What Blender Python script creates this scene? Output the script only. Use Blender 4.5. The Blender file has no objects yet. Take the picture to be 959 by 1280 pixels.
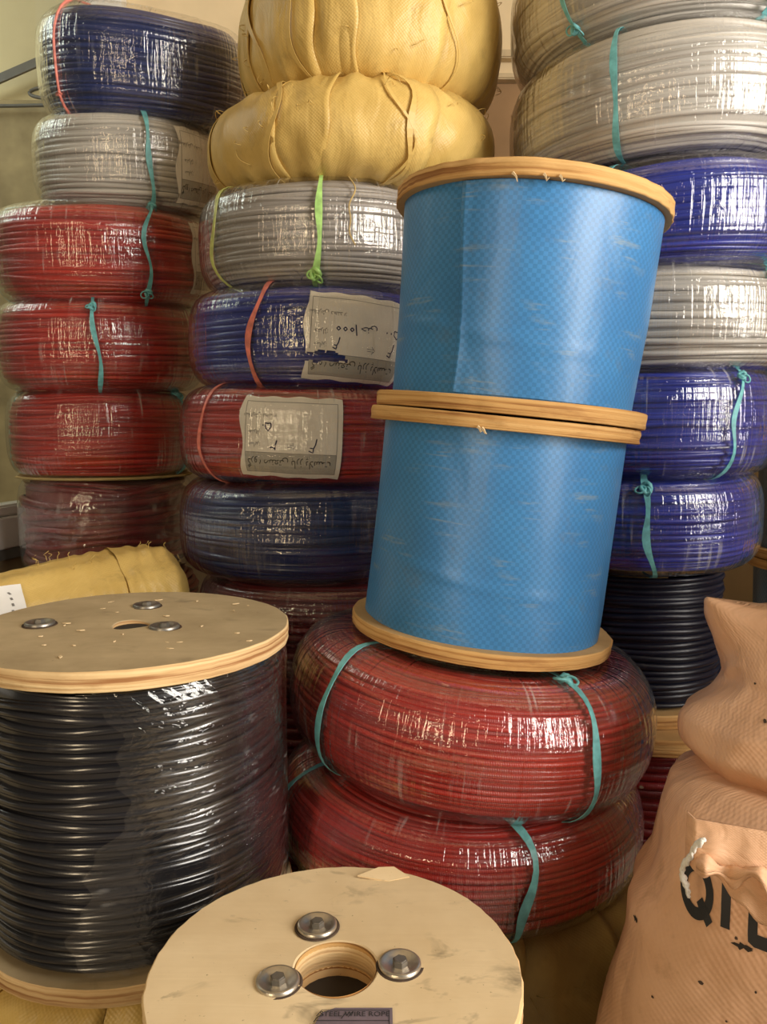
import bpy, bmesh, math, random
import numpy as np
from mathutils import Vector, Matrix, noise
from mathutils.bvhtree import BVHTree

PI = math.pi
sc = bpy.context.scene
COL = sc.collection

# ------------------------------------------------------------------ camera
cam_d = bpy.data.cameras.new('camera')
cam = bpy.data.objects.new('camera', cam_d)
COL.objects.link(cam)
sc.camera = cam
cam_d.sensor_fit = 'VERTICAL'
cam_d.sensor_height = 36.0
cam_d.lens = 36.0 * 1000.0 / 1280.0
cam_d.clip_start = 0.02
cam.location = (0, 0, 1.02)
cam.rotation_euler = (PI / 2 - math.atan(0.11), 0, 0)

# ------------------------------------------------------------------ world, light, exposure
sc.view_settings.view_transform = 'Standard'
sc.view_settings.look = 'None'
sc.view_settings.gamma = 1.0
sc.view_settings.use_curve_mapping = False
sc.view_settings.exposure = -0.22
world = bpy.data.worlds.new('daylight')
sc.world = world
world.use_nodes = True
bgn = world.node_tree.nodes['Background']
bgn.inputs[0].default_value = (1.0, 0.86, 0.66, 1)
bgn.inputs[1].default_value = 0.10


def area(name, loc, target, sx, sy, power, col):
    d = bpy.data.lights.new(name, 'AREA')
    d.shape = 'RECTANGLE'
    d.size = sx
    d.size_y = sy
    d.energy = power
    d.color = col
    o = bpy.data.objects.new(name, d)
    COL.objects.link(o)
    o.location = loc
    o.rotation_euler = (Vector(target) - Vector(loc)).to_track_quat('-Z', 'Y').to_euler()
    return o


# the wide open doorway to the right of the photographer, and a narrow sunlit opening behind on the left
area('doorway_daylight', (2.50, -0.65, 1.60), (0.1, 1.35, 1.0), 1.4, 2.3, 210, (1.0, 0.94, 0.85))
area('sunlit_opening', (-1.35, -1.75, 1.5), (-0.1, 1.3, 0.9), 0.26, 2.0, 36, (1.0, 0.78, 0.50))

# open sky over the yard beyond the window on the left
area('yard_daylight', (-2.5, 2.2, 2.9), (-1.45, 3.4, 2.0), 1.0, 1.0, 26, (0.92, 0.96, 1.0))

# ------------------------------------------------------------------ node helpers
MATS = {}


def nt_new(name):
    m = bpy.data.materials.new(name)
    m.use_nodes = True
    nt = m.node_tree
    for n in list(nt.nodes):
        nt.nodes.remove(n)
    out = nt.nodes.new('ShaderNodeOutputMaterial')
    return m, nt, out


class NT:
    def __init__(s, nt):
        s.nt = nt

    def n(s, t, **kw):
        nd = s.nt.nodes.new(t)
        for k, v in kw.items():
            setattr(nd, k, v)
        return nd

    def l(s, a, b):
        s.nt.links.new(a, b)

    def coords(s, kind='UV', scale=(1, 1, 1), rot=(0, 0, 0)):
        tc = s.n('ShaderNodeTexCoord')
        mp = s.n('ShaderNodeMapping')
        mp.inputs['Scale'].default_value = scale
        mp.inputs['Rotation'].default_value = rot
        s.l(tc.outputs[kind], mp.inputs['Vector'])
        return mp.outputs[0]

    def noise(s, vec, scale=1.0, detail=3, rough=0.55, dist=0.0):
        nd = s.n('ShaderNodeTexNoise')
        nd.inputs['Scale'].default_value = scale
        nd.inputs['Detail'].default_value = detail
        nd.inputs['Roughness'].default_value = rough
        nd.inputs['Distortion'].default_value = dist
        s.l(vec, nd.inputs['Vector'])
        return nd.outputs['Fac']

    def ramp(s, fac, stops):
        nd = s.n('ShaderNodeValToRGB')
        cr = nd.color_ramp
        while len(cr.elements) < len(stops):
            cr.elements.new(0.5)
        for e, (p, c) in zip(cr.elements, stops):
            e.position = p
            if isinstance(c, (int, float)):
                c = (c, c, c)
            e.color = (*c, 1)
        s.l(fac, nd.inputs[0])
        return nd.outputs[0]

    def math(s, op, a, b=None, clamp=False):
        nd = s.n('ShaderNodeMath', operation=op, use_clamp=clamp)
        for i, v in enumerate((a, b)):
            if v is None:
                continue
            if isinstance(v, (int, float)):
                nd.inputs[i].default_value = v
            else:
                s.l(v, nd.inputs[i])
        return nd.outputs[0]

    def mixc(s, fac, a, b, mode='MIX'):
        nd = s.n('ShaderNodeMix', data_type='RGBA', blend_type=mode)
        for sock, v in ((nd.inputs[0], fac), (nd.inputs[6], a), (nd.inputs[7], b)):
            if isinstance(v, (int, float)):
                sock.default_value = v
            elif isinstance(v, (tuple, list)):
                sock.default_value = (*v[:3], 1)
            else:
                s.l(v, sock)
        return nd.outputs[2]

    def bump(s, h, strength=0.5, dist=0.001):
        nd = s.n('ShaderNodeBump')
        nd.inputs['Strength'].default_value = strength
        nd.inputs['Distance'].default_value = dist
        s.l(h, nd.inputs['Height'])
        return nd.outputs[0]

    def principled(s, out, color, rough=0.5, normal=None, spec=0.5, metal=0.0, coat=0.0, sheen=0.0):
        nd = s.n('ShaderNodeBsdfPrincipled')
        if isinstance(color, (tuple, list)):
            nd.inputs['Base Color'].default_value = (*color[:3], 1)
        else:
            s.l(color, nd.inputs['Base Color'])
        if isinstance(rough, (int, float)):
            nd.inputs['Roughness'].default_value = rough
        else:
            s.l(rough, nd.inputs['Roughness'])
        nd.inputs['Specular IOR Level'].default_value = spec
        nd.inputs['Metallic'].default_value = metal
        nd.inputs['Coat Weight'].default_value = coat
        nd.inputs['Coat Roughness'].default_value = 0.12
        if normal is not None:
            s.l(normal, nd.inputs['Normal'])
        s.l(nd.outputs[0], out.inputs[0])
        return nd


def mat_plain(name, col, rough=0.6, spec=0.5, metal=0.0, var=0.15, scale=12, coat=0.0):
    if name in MATS:
        return MATS[name]
    m, nt, out = nt_new(name)
    t = NT(nt)
    v = t.coords('Object')
    f = t.noise(v, scale, 4)
    c2 = tuple(c * (1 - var) for c in col)
    c1 = tuple(min(1, c * (1 + var)) for c in col)
    t.principled(out, t.ramp(f, [(0.3, c2), (0.7, c1)]), rough, t.bump(f, 0.25, 0.002), spec, metal, coat)
    MATS[name] = m
    return m


def mat_rope(name, col, dark, rough=0.35, twist=0.5, spec=0.5, coat=0.25):
    """PVC covered wire rope: u runs along the rope in metres, v across it"""
    if name in MATS:
        return MATS[name]
    m, nt, out = nt_new(name)
    t = NT(nt)
    uv = t.coords('UV', (1, 1, 1))
    sep = t.n('ShaderNodeSeparateXYZ')
    t.l(uv, sep.inputs[0])
    big = t.noise(t.coords('UV', (3, 2.3, 1)), 1.0, 3)
    tw = t.math('SINE', t.math('ADD', t.math('MULTIPLY', sep.outputs[0], 2000.0), t.math('MULTIPLY', sep.outputs[1], 5.0)))
    dust = t.noise(t.coords('Object', (1, 1, 1)), 34, 4, 0.65)
    c = t.ramp(big, [(0.3, dark), (0.65, col)])
    c = t.mixc(t.ramp(dust, [(0.60, 0.0), (0.9, 0.12)]), c, (0.42, 0.34, 0.25))
    t.principled(out, c, rough, t.bump(tw, twist * 0.6, 0.0007), spec, 0, coat)
    MATS[name] = m
    return m


def mat_film(name='film', haze=0.013, streak=0.26, gl=2.6, ang=0.0, sv=(120, 7), ridges=(2.5, 90), rough=0.06):
    """stretch film: clear, glossy, pulled into fine streaks along v, following the rope ridges"""
    if name in MATS:
        return MATS[name]
    m, nt, out = nt_new(name)
    t = NT(nt)
    st = t.noise(t.coords('UV', (sv[0], sv[1], 1), (0, 0, ang)), 1.0, 2, 0.5)
    patch = t.noise(t.coords('UV', (11, 13, 1)), 1.0, 2, 0.5)
    rid = t.noise(t.coords('UV', (ridges[0], ridges[1], 1)), 1.0, 1, 0.4)
    crk = t.noise(t.coords('UV', (60, 34, 1)), 1.0, 3, 0.6, 1.2)
    h = t.math('ADD', t.math('MULTIPLY', st, 0.8), t.math('ADD', t.math('MULTIPLY', rid, 0.55), t.math('MULTIPLY', crk, 0.35)))
    nrm = t.bump(h, 0.8, 0.0050)
    fr = t.n('ShaderNodeFresnel')
    fr.inputs[0].default_value = 1.5
    t.l(nrm, fr.inputs['Normal'])
    gloss = t.n('ShaderNodeBsdfGlossy')
    gloss.inputs['Roughness'].default_value = rough
    t.l(nrm, gloss.inputs['Normal'])
    dif = t.n('ShaderNodeBsdfDiffuse')
    dif.inputs[0].default_value = (0.85, 0.83, 0.80, 1)
    t.l(nrm, dif.inputs['Normal'])
    tr = t.n('ShaderNodeBsdfTransparent')
    tr.inputs[0].default_value = (0.96, 0.96, 0.96, 1)
    m1 = t.n('ShaderNodeMixShader')
    geo = t.n('ShaderNodeNewGeometry')
    outer = t.math('SUBTRACT', 1.0, geo.outputs['Backfacing'])
    t.l(t.math('MULTIPLY', t.math('MULTIPLY', fr.outputs[0], outer), gl, True), m1.inputs[0])
    t.l(tr.outputs[0], m1.inputs[1])
    t.l(gloss.outputs[0], m1.inputs[2])
    sm = t.math('MULTIPLY', t.ramp(st, [(0.60, 0.0), (0.70, 1.0)]), t.ramp(patch, [(0.48, 0.0), (0.62, 1.0)]))
    hz = t.math('ADD', t.math('MULTIPLY', sm, streak), t.math('ADD', t.math('MULTIPLY', t.ramp(patch, [(0.4, 0.0), (0.7, 1.0)]), haze * 1.6), haze * 0.5), True)
    m2 = t.n('ShaderNodeMixShader')
    t.l(hz, m2.inputs[0])
    t.l(m1.outputs[0], m2.inputs[1])
    t.l(dif.outputs[0], m2.inputs[2])
    t.l(m2.outputs[0], out.inputs[0])
    MATS[name] = m
    return m


def mat_weave(name, c1, c2, cell=0.006, rough=0.5, bump=0.5, dirt=0.25, dirtc=(0.2, 0.15, 0.08), check=0.0, spec=0.4, kind='UV', crink=1.0, scuff=None):
    """woven plastic tape fabric"""
    if name in MATS:
        return MATS[name]
    m, nt, out = nt_new(name)
    t = NT(nt)
    s = 1.0 / cell
    uv = t.coords(kind, (s, s, s))
    ck = t.n('ShaderNodeTexChecker')
    ck.inputs['Scale'].default_value = 1.0
    t.l(uv, ck.inputs['Vector'])
    big = t.noise(t.coords(kind, (1, 1, 1)), 9, 4, 0.6)
    fine = t.noise(t.coords(kind, (1, 1, 1)), 150, 3, 0.6)
    st = t.noise(t.coords(kind, (260, 22, 22)), 1.0, 2, 0.5)
    c = t.ramp(big, [(0.3, c2), (0.68, c1)])
    c = t.mixc(t.math('MULTIPLY', ck.outputs['Fac'], check), c, tuple(x * 0.55 for x in c1))
    c = t.mixc(t.ramp(t.noise(t.coords(kind, (1, 1, 1)), 17, 5, 0.7), [(0.56, 0.0), (0.8, dirt)]), c, dirtc)
    if scuff:
        sc1 = t.noise(t.coords(kind, (9, 95, 9), (0, 0, 0.25)), 1.0, 4, 0.7, 0.5)
        sc2 = t.noise(t.coords(kind, (1, 1, 1)), 13, 2, 0.5)
        c = t.mixc(t.math('MULTIPLY', t.ramp(sc1, [(0.54, 0.0), (0.66, 0.8)]), t.ramp(sc2, [(0.50, 0.0), (0.62, 1.0)])), c, scuff)
    sep = t.n('ShaderNodeSeparateXYZ')
    t.l(uv, sep.inputs[0])
    wx = t.math('SINE', t.math('MULTIPLY', sep.outputs[0], PI))
    wy = t.math('SINE', t.math('MULTIPLY', sep.outputs[1], PI))
    h = t.math('ADD', t.math('MULTIPLY', t.math('MULTIPLY', wx, wy), 0.35), t.math('ADD', t.math('MULTIPLY', fine, 0.3), t.math('MULTIPLY', st, 0.25)))
    cr = t.noise(t.coords(kind, (14, 8, 14)), 1.0, 3, 0.55, 0.8)
    n1 = t.bump(h, bump, 0.0022)
    b2 = t.n('ShaderNodeBump')
    b2.inputs['Strength'].default_value = 0.5 * crink
    b2.inputs['Distance'].default_value = 0.012
    t.l(cr, b2.inputs['Height'])
    t.l(n1, b2.inputs['Normal'])
    t.principled(out, c, rough, b2.outputs[0], spec)
    MATS[name] = m
    return m


def mat_ply_face(name, c1, c2, stain=(0.10, 0.08, 0.05), amount=0.5):
    if name in MATS:
        return MATS[name]
    m, nt, out = nt_new(name)
    t = NT(nt)
    grain = t.noise(t.coords('Object', (5, 70, 5)), 1.0, 4, 0.6, 0.4)
    big = t.noise(t.coords('Object', (1, 1, 1)), 9, 4, 0.6)
    c = t.ramp(big, [(0.3, c2), (0.7, c1)])
    c = t.mixc(t.ramp(grain, [(0.45, 0.0), (0.75, 0.28)]), c, c2)
    smear = t.noise(t.coords('Object', (16, 30, 16), (0, 0, 0.5)), 1.0, 4, 0.62, 0.6)
    where = t.noise(t.coords('Object', (1, 1, 1)), 11, 2, 0.5)
    sm = t.math('MULTIPLY', t.ramp(smear, [(0.55, 0.0), (0.72, 1.0)]), t.ramp(where, [(0.46, 0.0), (0.62, 1.0)]))
    c = t.mixc(t.math('MULTIPLY', sm, amount), c, stain)
    sp = t.noise(t.coords('Object', (1, 1, 1)), 190, 2, 0.5)
    c = t.mixc(t.ramp(sp, [(0.72, 0.0), (0.78, 0.6)]), c, (0.2, 0.13, 0.06))
    t.principled(out, c, 0.68, t.bump(t.math('ADD', grain, big), 0.25, 0.0015), 0.3)
    MATS[name] = m
    return m


def mat_ply_edge(name, c1, c2, c3=(0.16, 0.07, 0.03)):
    if name in MATS:
        return MATS[name]
    m, nt, out = nt_new(name)
    t = NT(nt)
    lay = t.noise(t.coords('Object', (3, 3, 190)), 1.0, 2, 0.5, 0.3)
    blot = t.noise(t.coords('Object', (14, 14, 60)), 1.0, 4, 0.65)
    c = t.ramp(lay, [(0.32, c3), (0.44, c2), (0.62, c1)])
    c = t.mixc(t.ramp(blot, [(0.55, 0.0), (0.8, 0.6)]), c, c3)
    t.principled(out, c, 0.75, t.bump(t.math('ADD', lay, blot), 0.6, 0.003), 0.25)
    MATS[name] = m
    return m


# ------------------------------------------------------------------ mesh helpers
def link(o, parent=None):
    COL.objects.link(o)
    if parent is not None:
        o.parent = parent
    return o


def mesh_obj(name, verts, faces, mats, parent=None, uvs=None, smooth=True, mi=None):
    me = bpy.data.meshes.new(name)
    me.from_pydata([tuple(v) for v in verts], [], faces)
    if not isinstance(mats, (list, tuple)):
        mats = [mats]
    for m in mats:
        me.materials.append(m)
    if uvs is not None:
        uvl = me.uv_layers.new(name='uv')
        idx = np.empty(len(me.loops), dtype=np.int32)
        me.loops.foreach_get('vertex_index', idx)
        uvl.data.foreach_set('uv', np.asarray(uvs, dtype=np.float32)[idx].ravel())
    if mi is not None:
        me.polygons.foreach_set('material_index', np.asarray(mi, dtype=np.int32))
    if smooth:
        me.polygons.foreach_set('use_smooth', np.ones(len(me.polygons), dtype=bool))
    me.update()
    return link(bpy.data.objects.new(name, me), parent)


def bm_obj(name, bm, mats, parent=None, smooth=False):
    me = bpy.data.meshes.new(name)
    bmesh.ops.recalc_face_normals(bm, faces=bm.faces)
    bm.to_mesh(me)
    bm.free()
    if not isinstance(mats, (list, tuple)):
        mats = [mats]
    for m in mats:
        me.materials.append(m)
    if smooth:
        me.polygons.foreach_set('use_smooth', np.ones(len(me.polygons), dtype=bool))
    return link(bpy.data.objects.new(name, me), parent)


def grid_faces(nu, nv, wrap_u=False, base=0, flip=False):
    """vertex index = i*nv + j, i over u"""
    iu = np.arange(nu if wrap_u else nu - 1)
    jv = np.arange(nv - 1)
    I, J = np.meshgrid(iu, jv, indexing='ij')
    I2 = (I + 1) % nu
    a, b, c, d = I * nv + J, I2 * nv + J, I2 * nv + J + 1, I * nv + J + 1
    q = np.stack([a, b, c, d], -1).reshape(-1, 4) + base
    if flip:
        q = q[:, ::-1]
    return q.tolist()


def empty(name, loc, rot=(0, 0, 0)):
    o = bpy.data.objects.new(name, None)
    o.empty_display_size = 0.05
    COL.objects.link(o)
    o.location = loc
    o.rotation_euler = rot
    return o


def tag(o, label=None, cat=None, group=None, kind=None):
    if label:
        o['label'] = label
    if cat:
        o['category'] = cat
    if group:
        o['group'] = group
    if kind:
        o['kind'] = kind
    return o


def tube(pts, r, sides=6, closed=False, r_end=None):
    """tube verts and faces along points; r scalar or list"""
    P = [Vector(p) for p in pts]
    n = len(P)
    rr = r if isinstance(r, (list, tuple)) else [r] * n
    V, F = [], []
    up = Vector((0.13, 0.31, 0.94)).normalized()
    for i in range(n):
        if closed:
            tg = P[(i + 1) % n] - P[i - 1]
        else:
            tg = P[min(i + 1, n - 1)] - P[max(i - 1, 0)]
        tg.normalize()
        a = tg.cross(up)
        if a.length < 1e-4:
            a = tg.cross(Vector((1, 0, 0)))
        a.normalize()
        b = a.cross(tg)
        for k in range(sides):
            t = 2 * PI * k / sides
            V.append(P[i] + a * (math.cos(t) * rr[i]) + b * (math.sin(t) * rr[i]))
    m = n if closed else n - 1
    for i in range(m):
        for k in range(sides):
            i2 = (i + 1) % n
            F.append([i * sides + k, i * sides + (k + 1) % sides, i2 * sides + (k + 1) % sides, i2 * sides + k])
    if not closed:
        F.append(list(range(sides))[::-1])
        F.append([(n - 1) * sides + k for k in range(sides)])
    return V, F


def lathe(profile, seg=64, closed=False):
    V, F = [], []
    n = len(profile)
    for i in range(seg):
        a = 2 * PI * i / seg
        for r, z in profile:
            V.append((r * math.sin(a), -r * math.cos(a), z))
    for i in range(seg):
        i2 = (i + 1) % seg
        for j in range(n if closed else n - 1):
            j2 = (j + 1) % n
            F.append([i * n + j, i2 * n + j, i2 * n + j2, i * n + j2])
    return V, F


def box(bm, x0, x1, y0, y1, z0, z1, bev=0.0):
    r = bmesh.ops.create_cube(bm, size=1.0)
    for v in r['verts']:
        v.co = Vector(((x0 + x1) / 2 + v.co.x * (x1 - x0), (y0 + y1) / 2 + v.co.y * (y1 - y0), (z0 + z1) / 2 + v.co.z * (z1 - z0)))
    if bev:
        es = list({e for v in r['verts'] for e in v.link_edges})
        bmesh.ops.bevel(bm, geom=es, offset=bev, segments=2, affect='EDGES')


def box_obj(name, x0, x1, y0, y1, z0, z1, mat, bev=0.0, parent=None):
    bm = bmesh.new()
    box(bm, x0, x1, y0, y1, z0, z1, bev)
    return bm_obj(name, bm, mat, parent)


# ------------------------------------------------------------------ materials
M_RED = mat_rope('red_pvc_rope', (0.52, 0.026, 0.014), (0.22, 0.010, 0.008))
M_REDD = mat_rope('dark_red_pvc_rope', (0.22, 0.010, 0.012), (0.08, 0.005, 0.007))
M_BLUE = mat_rope('blue_pvc_rope', (0.008, 0.028, 0.36), (0.005, 0.012, 0.13), twist=0.15)
M_NAVY = mat_rope('navy_pvc_rope', (0.010, 0.030, 0.17), (0.006, 0.012, 0.055), twist=0.15)
M_BLACK = mat_rope('black_pvc_rope', (0.016, 0.015, 0.018), (0.006, 0.006, 0.007), 0.26, 0.03, 0.6, 0.5)
M_DARKB = mat_rope('midnight_pvc_rope', (0.006, 0.007, 0.020), (0.003, 0.003, 0.008), 0.35, 0.1, 0.35, 0.05)
M_GREY = mat_rope('grey_pvc_rope', (0.42, 0.38, 0.34), (0.20, 0.18, 0.16), 0.45, 0.2, 0.4, 0.1)
M_SILV = mat_rope('silver_pvc_rope', (0.62, 0.59, 0.54), (0.32, 0.30, 0.27), 0.4, 0.2, 0.5, 0.15)
FILM = mat_film()
FILM_HEAVY = mat_film('crinkled_film', 0.003, 0.08, 1.8, 0.35, (30, 85), (18, 70), 0.07)
FILM_LOOSE = mat_film('loose_film', 0.04, 0.2, 2.0, 0.0, (40, 30), (30, 40), 0.08)
TEAL = mat_plain('teal_strapping', (0.16, 0.47, 0.50), 0.4, 0.5, 0, 0.3, 60)
PINK = mat_plain('pink_strapping', (0.72, 0.22, 0.17), 0.45, 0.5, 0, 0.3, 60)
GREEN = mat_plain('green_strapping', (0.42, 0.72, 0.22), 0.4, 0.5, 0, 0.25, 60)
OLIVE = mat_plain('yellow_green_strapping', (0.52, 0.56, 0.16), 0.45, 0.5, 0, 0.25, 60)
TAN = mat_plain('tan_string', (0.50, 0.36, 0.14), 0.7)
PAPER = mat_plain('label_paper', (0.88, 0.84, 0.76), 0.7, 0.3, 0, 0.06, 20)
PAPERW = mat_plain('bright_paper', (0.86, 0.85, 0.83), 0.7, 0.3, 0, 0.04, 20)
BAND = mat_plain('grey_printed_band', (0.46, 0.44, 0.39), 0.7, 0.3, 0, 0.08, 30)
INK = mat_plain('black_ink', (0.03, 0.03, 0.03), 0.6, 0.3, 0, 0.1)
INKF = mat_plain('faint_ink', (0.22, 0.21, 0.20), 0.6, 0.3, 0, 0.1)
PEN = mat_plain('blue_black_pen', (0.03, 0.03, 0.09), 0.5, 0.3, 0, 0.1)
YEL = mat_weave('yellow_woven_sacking', (0.74, 0.52, 0.17), (0.56, 0.37, 0.10), 0.0030, 0.42, 0.20, 0.55, (0.24, 0.15, 0.05), crink=1.0)
YELD = mat_weave('dirty_yellow_woven_sacking', (0.46, 0.33, 0.11), (0.28, 0.19, 0.06), 0.0030, 0.5, 0.15, 0.5, (0.14, 0.09, 0.03), crink=1.0)
TARP = mat_weave('blue_woven_tarpaulin', (0.060, 0.27, 0.60), (0.045, 0.21, 0.50), 0.0056, 0.40, 0.05, 0.55, (0.13, 0.17, 0.22), check=0.46, spec=0.55, crink=0.30, scuff=(0.20, 0.30, 0.40))
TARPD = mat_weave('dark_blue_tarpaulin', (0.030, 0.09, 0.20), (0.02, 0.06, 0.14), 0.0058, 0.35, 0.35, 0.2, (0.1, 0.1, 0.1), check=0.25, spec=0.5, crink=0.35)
PEACH = mat_weave('peach_woven_sacking', (0.80, 0.49, 0.30), (0.70, 0.40, 0.225), 0.0036, 0.55, 0.20, 0.55, (0.30, 0.15, 0.06), kind='UV', crink=0.8)
PLY_CREAM = mat_ply_face('cream_plywood_face', (0.80, 0.63, 0.39), (0.68, 0.51, 0.29), (0.13, 0.10, 0.06), 0.85)
PLY_GREY = mat_ply_face('weathered_plywood_face', (0.58, 0.45, 0.27), (0.40, 0.30, 0.17), (0.14, 0.11, 0.07), 0.55)
PLY_EDGE = mat_ply_edge('plywood_edge', (0.78, 0.57, 0.30), (0.62, 0.40, 0.19), (0.34, 0.16, 0.06))
PINE_EDGE = mat_ply_edge('pine_edge', (0.70, 0.43, 0.17), (0.58, 0.32, 0.11), (0.30, 0.13, 0.04))
PINE = mat_ply_face('pine_face', (0.62, 0.40, 0.18), (0.48, 0.28, 0.11), (0.2, 0.12, 0.06), 0.4)
STEEL = mat_plain('zinc_steel', (0.55, 0.50, 0.42), 0.32, 0.5, 0.9, 0.2, 60)
STEELD = mat_plain('dull_steel', (0.30, 0.28, 0.25), 0.42, 0.5, 0.85, 0.3, 60)
DARK_MARK = mat_plain('dark_mark', (0.07, 0.045, 0.03), 0.8, 0.3, 0, 0.3, 80)
HOLE_SHADE = mat_plain('hole_shade', (0.03, 0.022, 0.015), 0.9)


# ------------------------------------------------------------------ torus like body of a rope coil
class Tor:
    def __init__(s, R, H, rin, n=3.0, seed=0, lump=1.0):
        s.R, s.H, s.rin, s.n = R, H, rin, n
        rng = random.Random(seed)
        s.ph = [rng.uniform(0, 2 * PI) for _ in range(6)]
        s.lump = lump
        a = np.linspace(-0.80 * PI, 0.80 * PI, 801)
        rc, hw = (R + rin) / 2, (R - rin) / 2
        c, q = np.cos(a), np.sin(a)
        r = rc + hw * np.sign(c) * np.abs(c) ** (2 / n)
        z = H / 2 + H / 2 * np.sign(q) * np.abs(q) ** (2 / n)
        ds = np.hypot(np.diff(r), np.diff(z))
        S = np.concatenate([[0], np.cumsum(ds)])
        S -= S[400]
        s.S, s.r, s.z = S, r, z
        s.smax, s.smin = S[-1], S[0]
        tr, tz = np.gradient(r), np.gradient(z)
        ln = np.hypot(tr, tz) + 1e-9
        s.nr, s.nz = tz / ln, -tr / ln

    def at(s, phi, sv, off=0.0):
        """phi 0 faces the front, grows to the right; sv = distance up along the section"""
        phi = np.asarray(phi, float)
        sv = np.asarray(sv, float)
        phi, sv = np.broadcast_arrays(phi, sv)
        r = np.interp(sv, s.S, s.r)
        z = np.interp(sv, s.S, s.z)
        nr = np.interp(sv, s.S, s.nr)
        nz = np.interp(sv, s.S, s.nz)
        p = s.ph
        k = s.lump * s.R
        r = r + k * (0.010 * np.sin(2 * phi + p[0]) + 0.006 * np.sin(3 * phi + p[1]) + 0.004 * np.sin(5 * phi + p[2]))
        z = z + k * (0.012 * np.sin(2 * phi + p[3]) + 0.008 * np.sin(3 * phi + p[4])) * (z / s.H)
        r = r + nr * off
        z = z + nz * off
        return np.stack([r * np.sin(phi), -r * np.cos(phi), z], -1)

    def pt(s, phi, sv, off=0.0):
        return Vector(s.at(phi, sv, off).tolist())


def winding(t, pitch, mat, parent, seed=0, seg=88, wob=0.35, s0=None, s1=None, cross=0.15, name='rope_winding'):
    rng = np.random.default_rng(seed)
    s0 = t.smin * 0.93 if s0 is None else s0
    s1 = t.smax * 0.93 if s1 is None else s1
    n = max(4, int(round((s1 - s0) / pitch)))
    pitch = (s1 - s0) / n
    phi = np.linspace(-PI, PI, seg + 1)
    sec = np.radians([-95, -48, 0, 48, 95])
    Vs, Fs, Us = [], [], []
    base = 0
    rad = pitch * 0.52
    # inner skin behind the strands
    sv = np.linspace(s0, s1, 28)
    P = t.at(phi[:-1, None], sv[None, :], -rad * 1.25)
    Vs.append(P.reshape(-1, 3))
    Us.append(np.stack([np.repeat(phi[:-1] * t.R, 28), np.tile(sv * 0.2, seg)], -1))
    Fs += grid_faces(seg, 28, True, base)
    base += seg * 28
    for i in range(n):
        a1, a2, a3 = rng.uniform(0, 2 * PI, 3)
        amp = pitch * wob * rng.uniform(0.4, 1.0)
        sc_ = s0 + (i + 0.5) * pitch + amp * np.sin(phi + a1) * 0.8 + amp * 0.6 * np.sin(2 * phi + a2) + amp * 0.35 * np.sin(5 * phi + a3)
        if rng.random() < cross:
            c = rng.uniform(-PI, PI)
            sc_ = sc_ + pitch * rng.choice([-1, 1]) * 0.9 * np.exp(-((np.angle(np.exp(1j * (phi - c)))) / 0.5) ** 2)
        lift = rng.uniform(-0.75, 0.12) * rad + 0.25 * rad * np.sin(3 * phi + a2)
        sc_[-1] = sc_[0]
        sv = sc_[:, None] + rad * np.sin(sec)[None, :]
        of = (lift - rad)[:, None] + rad * np.cos(sec)[None, :]
        ph = np.repeat(phi[:, None], 5, 1)
        P = t.at(ph, sv, of)
        Vs.append(P.reshape(-1, 3))
        r_off = rng.uniform(0, 50)
        Us.append(np.stack([np.repeat(phi * t.R + r_off, 5), np.tile(np.linspace(0, 1, 5), seg + 1) + i * 3.7], -1))
        Fs += grid_faces(seg + 1, 5, False, base)
        base += (seg + 1) * 5
    return mesh_obj(name, np.concatenate(Vs).tolist(), Fs, mat, parent, np.concatenate(Us))


def film_skin(t, parent, seed=0, off=0.0062, mat=None, phi0=-PI, phi1=PI, s0=None, s1=None, seg=120, ns=40, rough=1.0, name='plastic_wrap', ragged=0.0):
    rng = np.random.default_rng(seed + 991)
    s0 = t.smin * 0.95 if s0 is None else s0
    s1 = t.smax * 0.95 if s1 is None else s1
    full = abs(phi1 - phi0 - 2 * PI) < 1e-6
    phi = np.linspace(phi0, phi1, seg, endpoint=not full)
    sv = np.linspace(s0, s1, ns)
    d = np.zeros((seg, ns))
    for k in range(10):
        f = rng.integers(3, 60)
        d += rng.uniform(0.2, 1) * np.sin(f * phi[:, None] + rng.uniform(-14, 14) * sv[None, :] + rng.uniform(0, 6)) / 10
    edge = np.clip((np.abs(sv) - t.H * 0.30) / (t.H * 0.25), 0, 1)[None, :]
    of = off + rough * (0.0012 * d + 0.0016 * edge * (0.8 + d))
    rg = ragged * (0.7 * np.sin(sv * 17 + 0.4) + 0.2 * np.sin(sv * 61) + 0.1 * np.sin(sv * 170))
    PH = phi[:, None] + np.linspace(1, 0, seg)[:, None] * rg[None, :]
    P = t.at(PH, sv[None, :], np.maximum(of, 0.0054))
    U = np.stack([np.repeat(phi * t.R, ns) + seed * 3.3, np.tile(sv, seg) + seed * 1.7], -1)
    return mesh_obj(name, P.reshape(-1, 3).tolist(), grid_faces(seg, ns, full), mat or FILM, parent, U)


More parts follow.
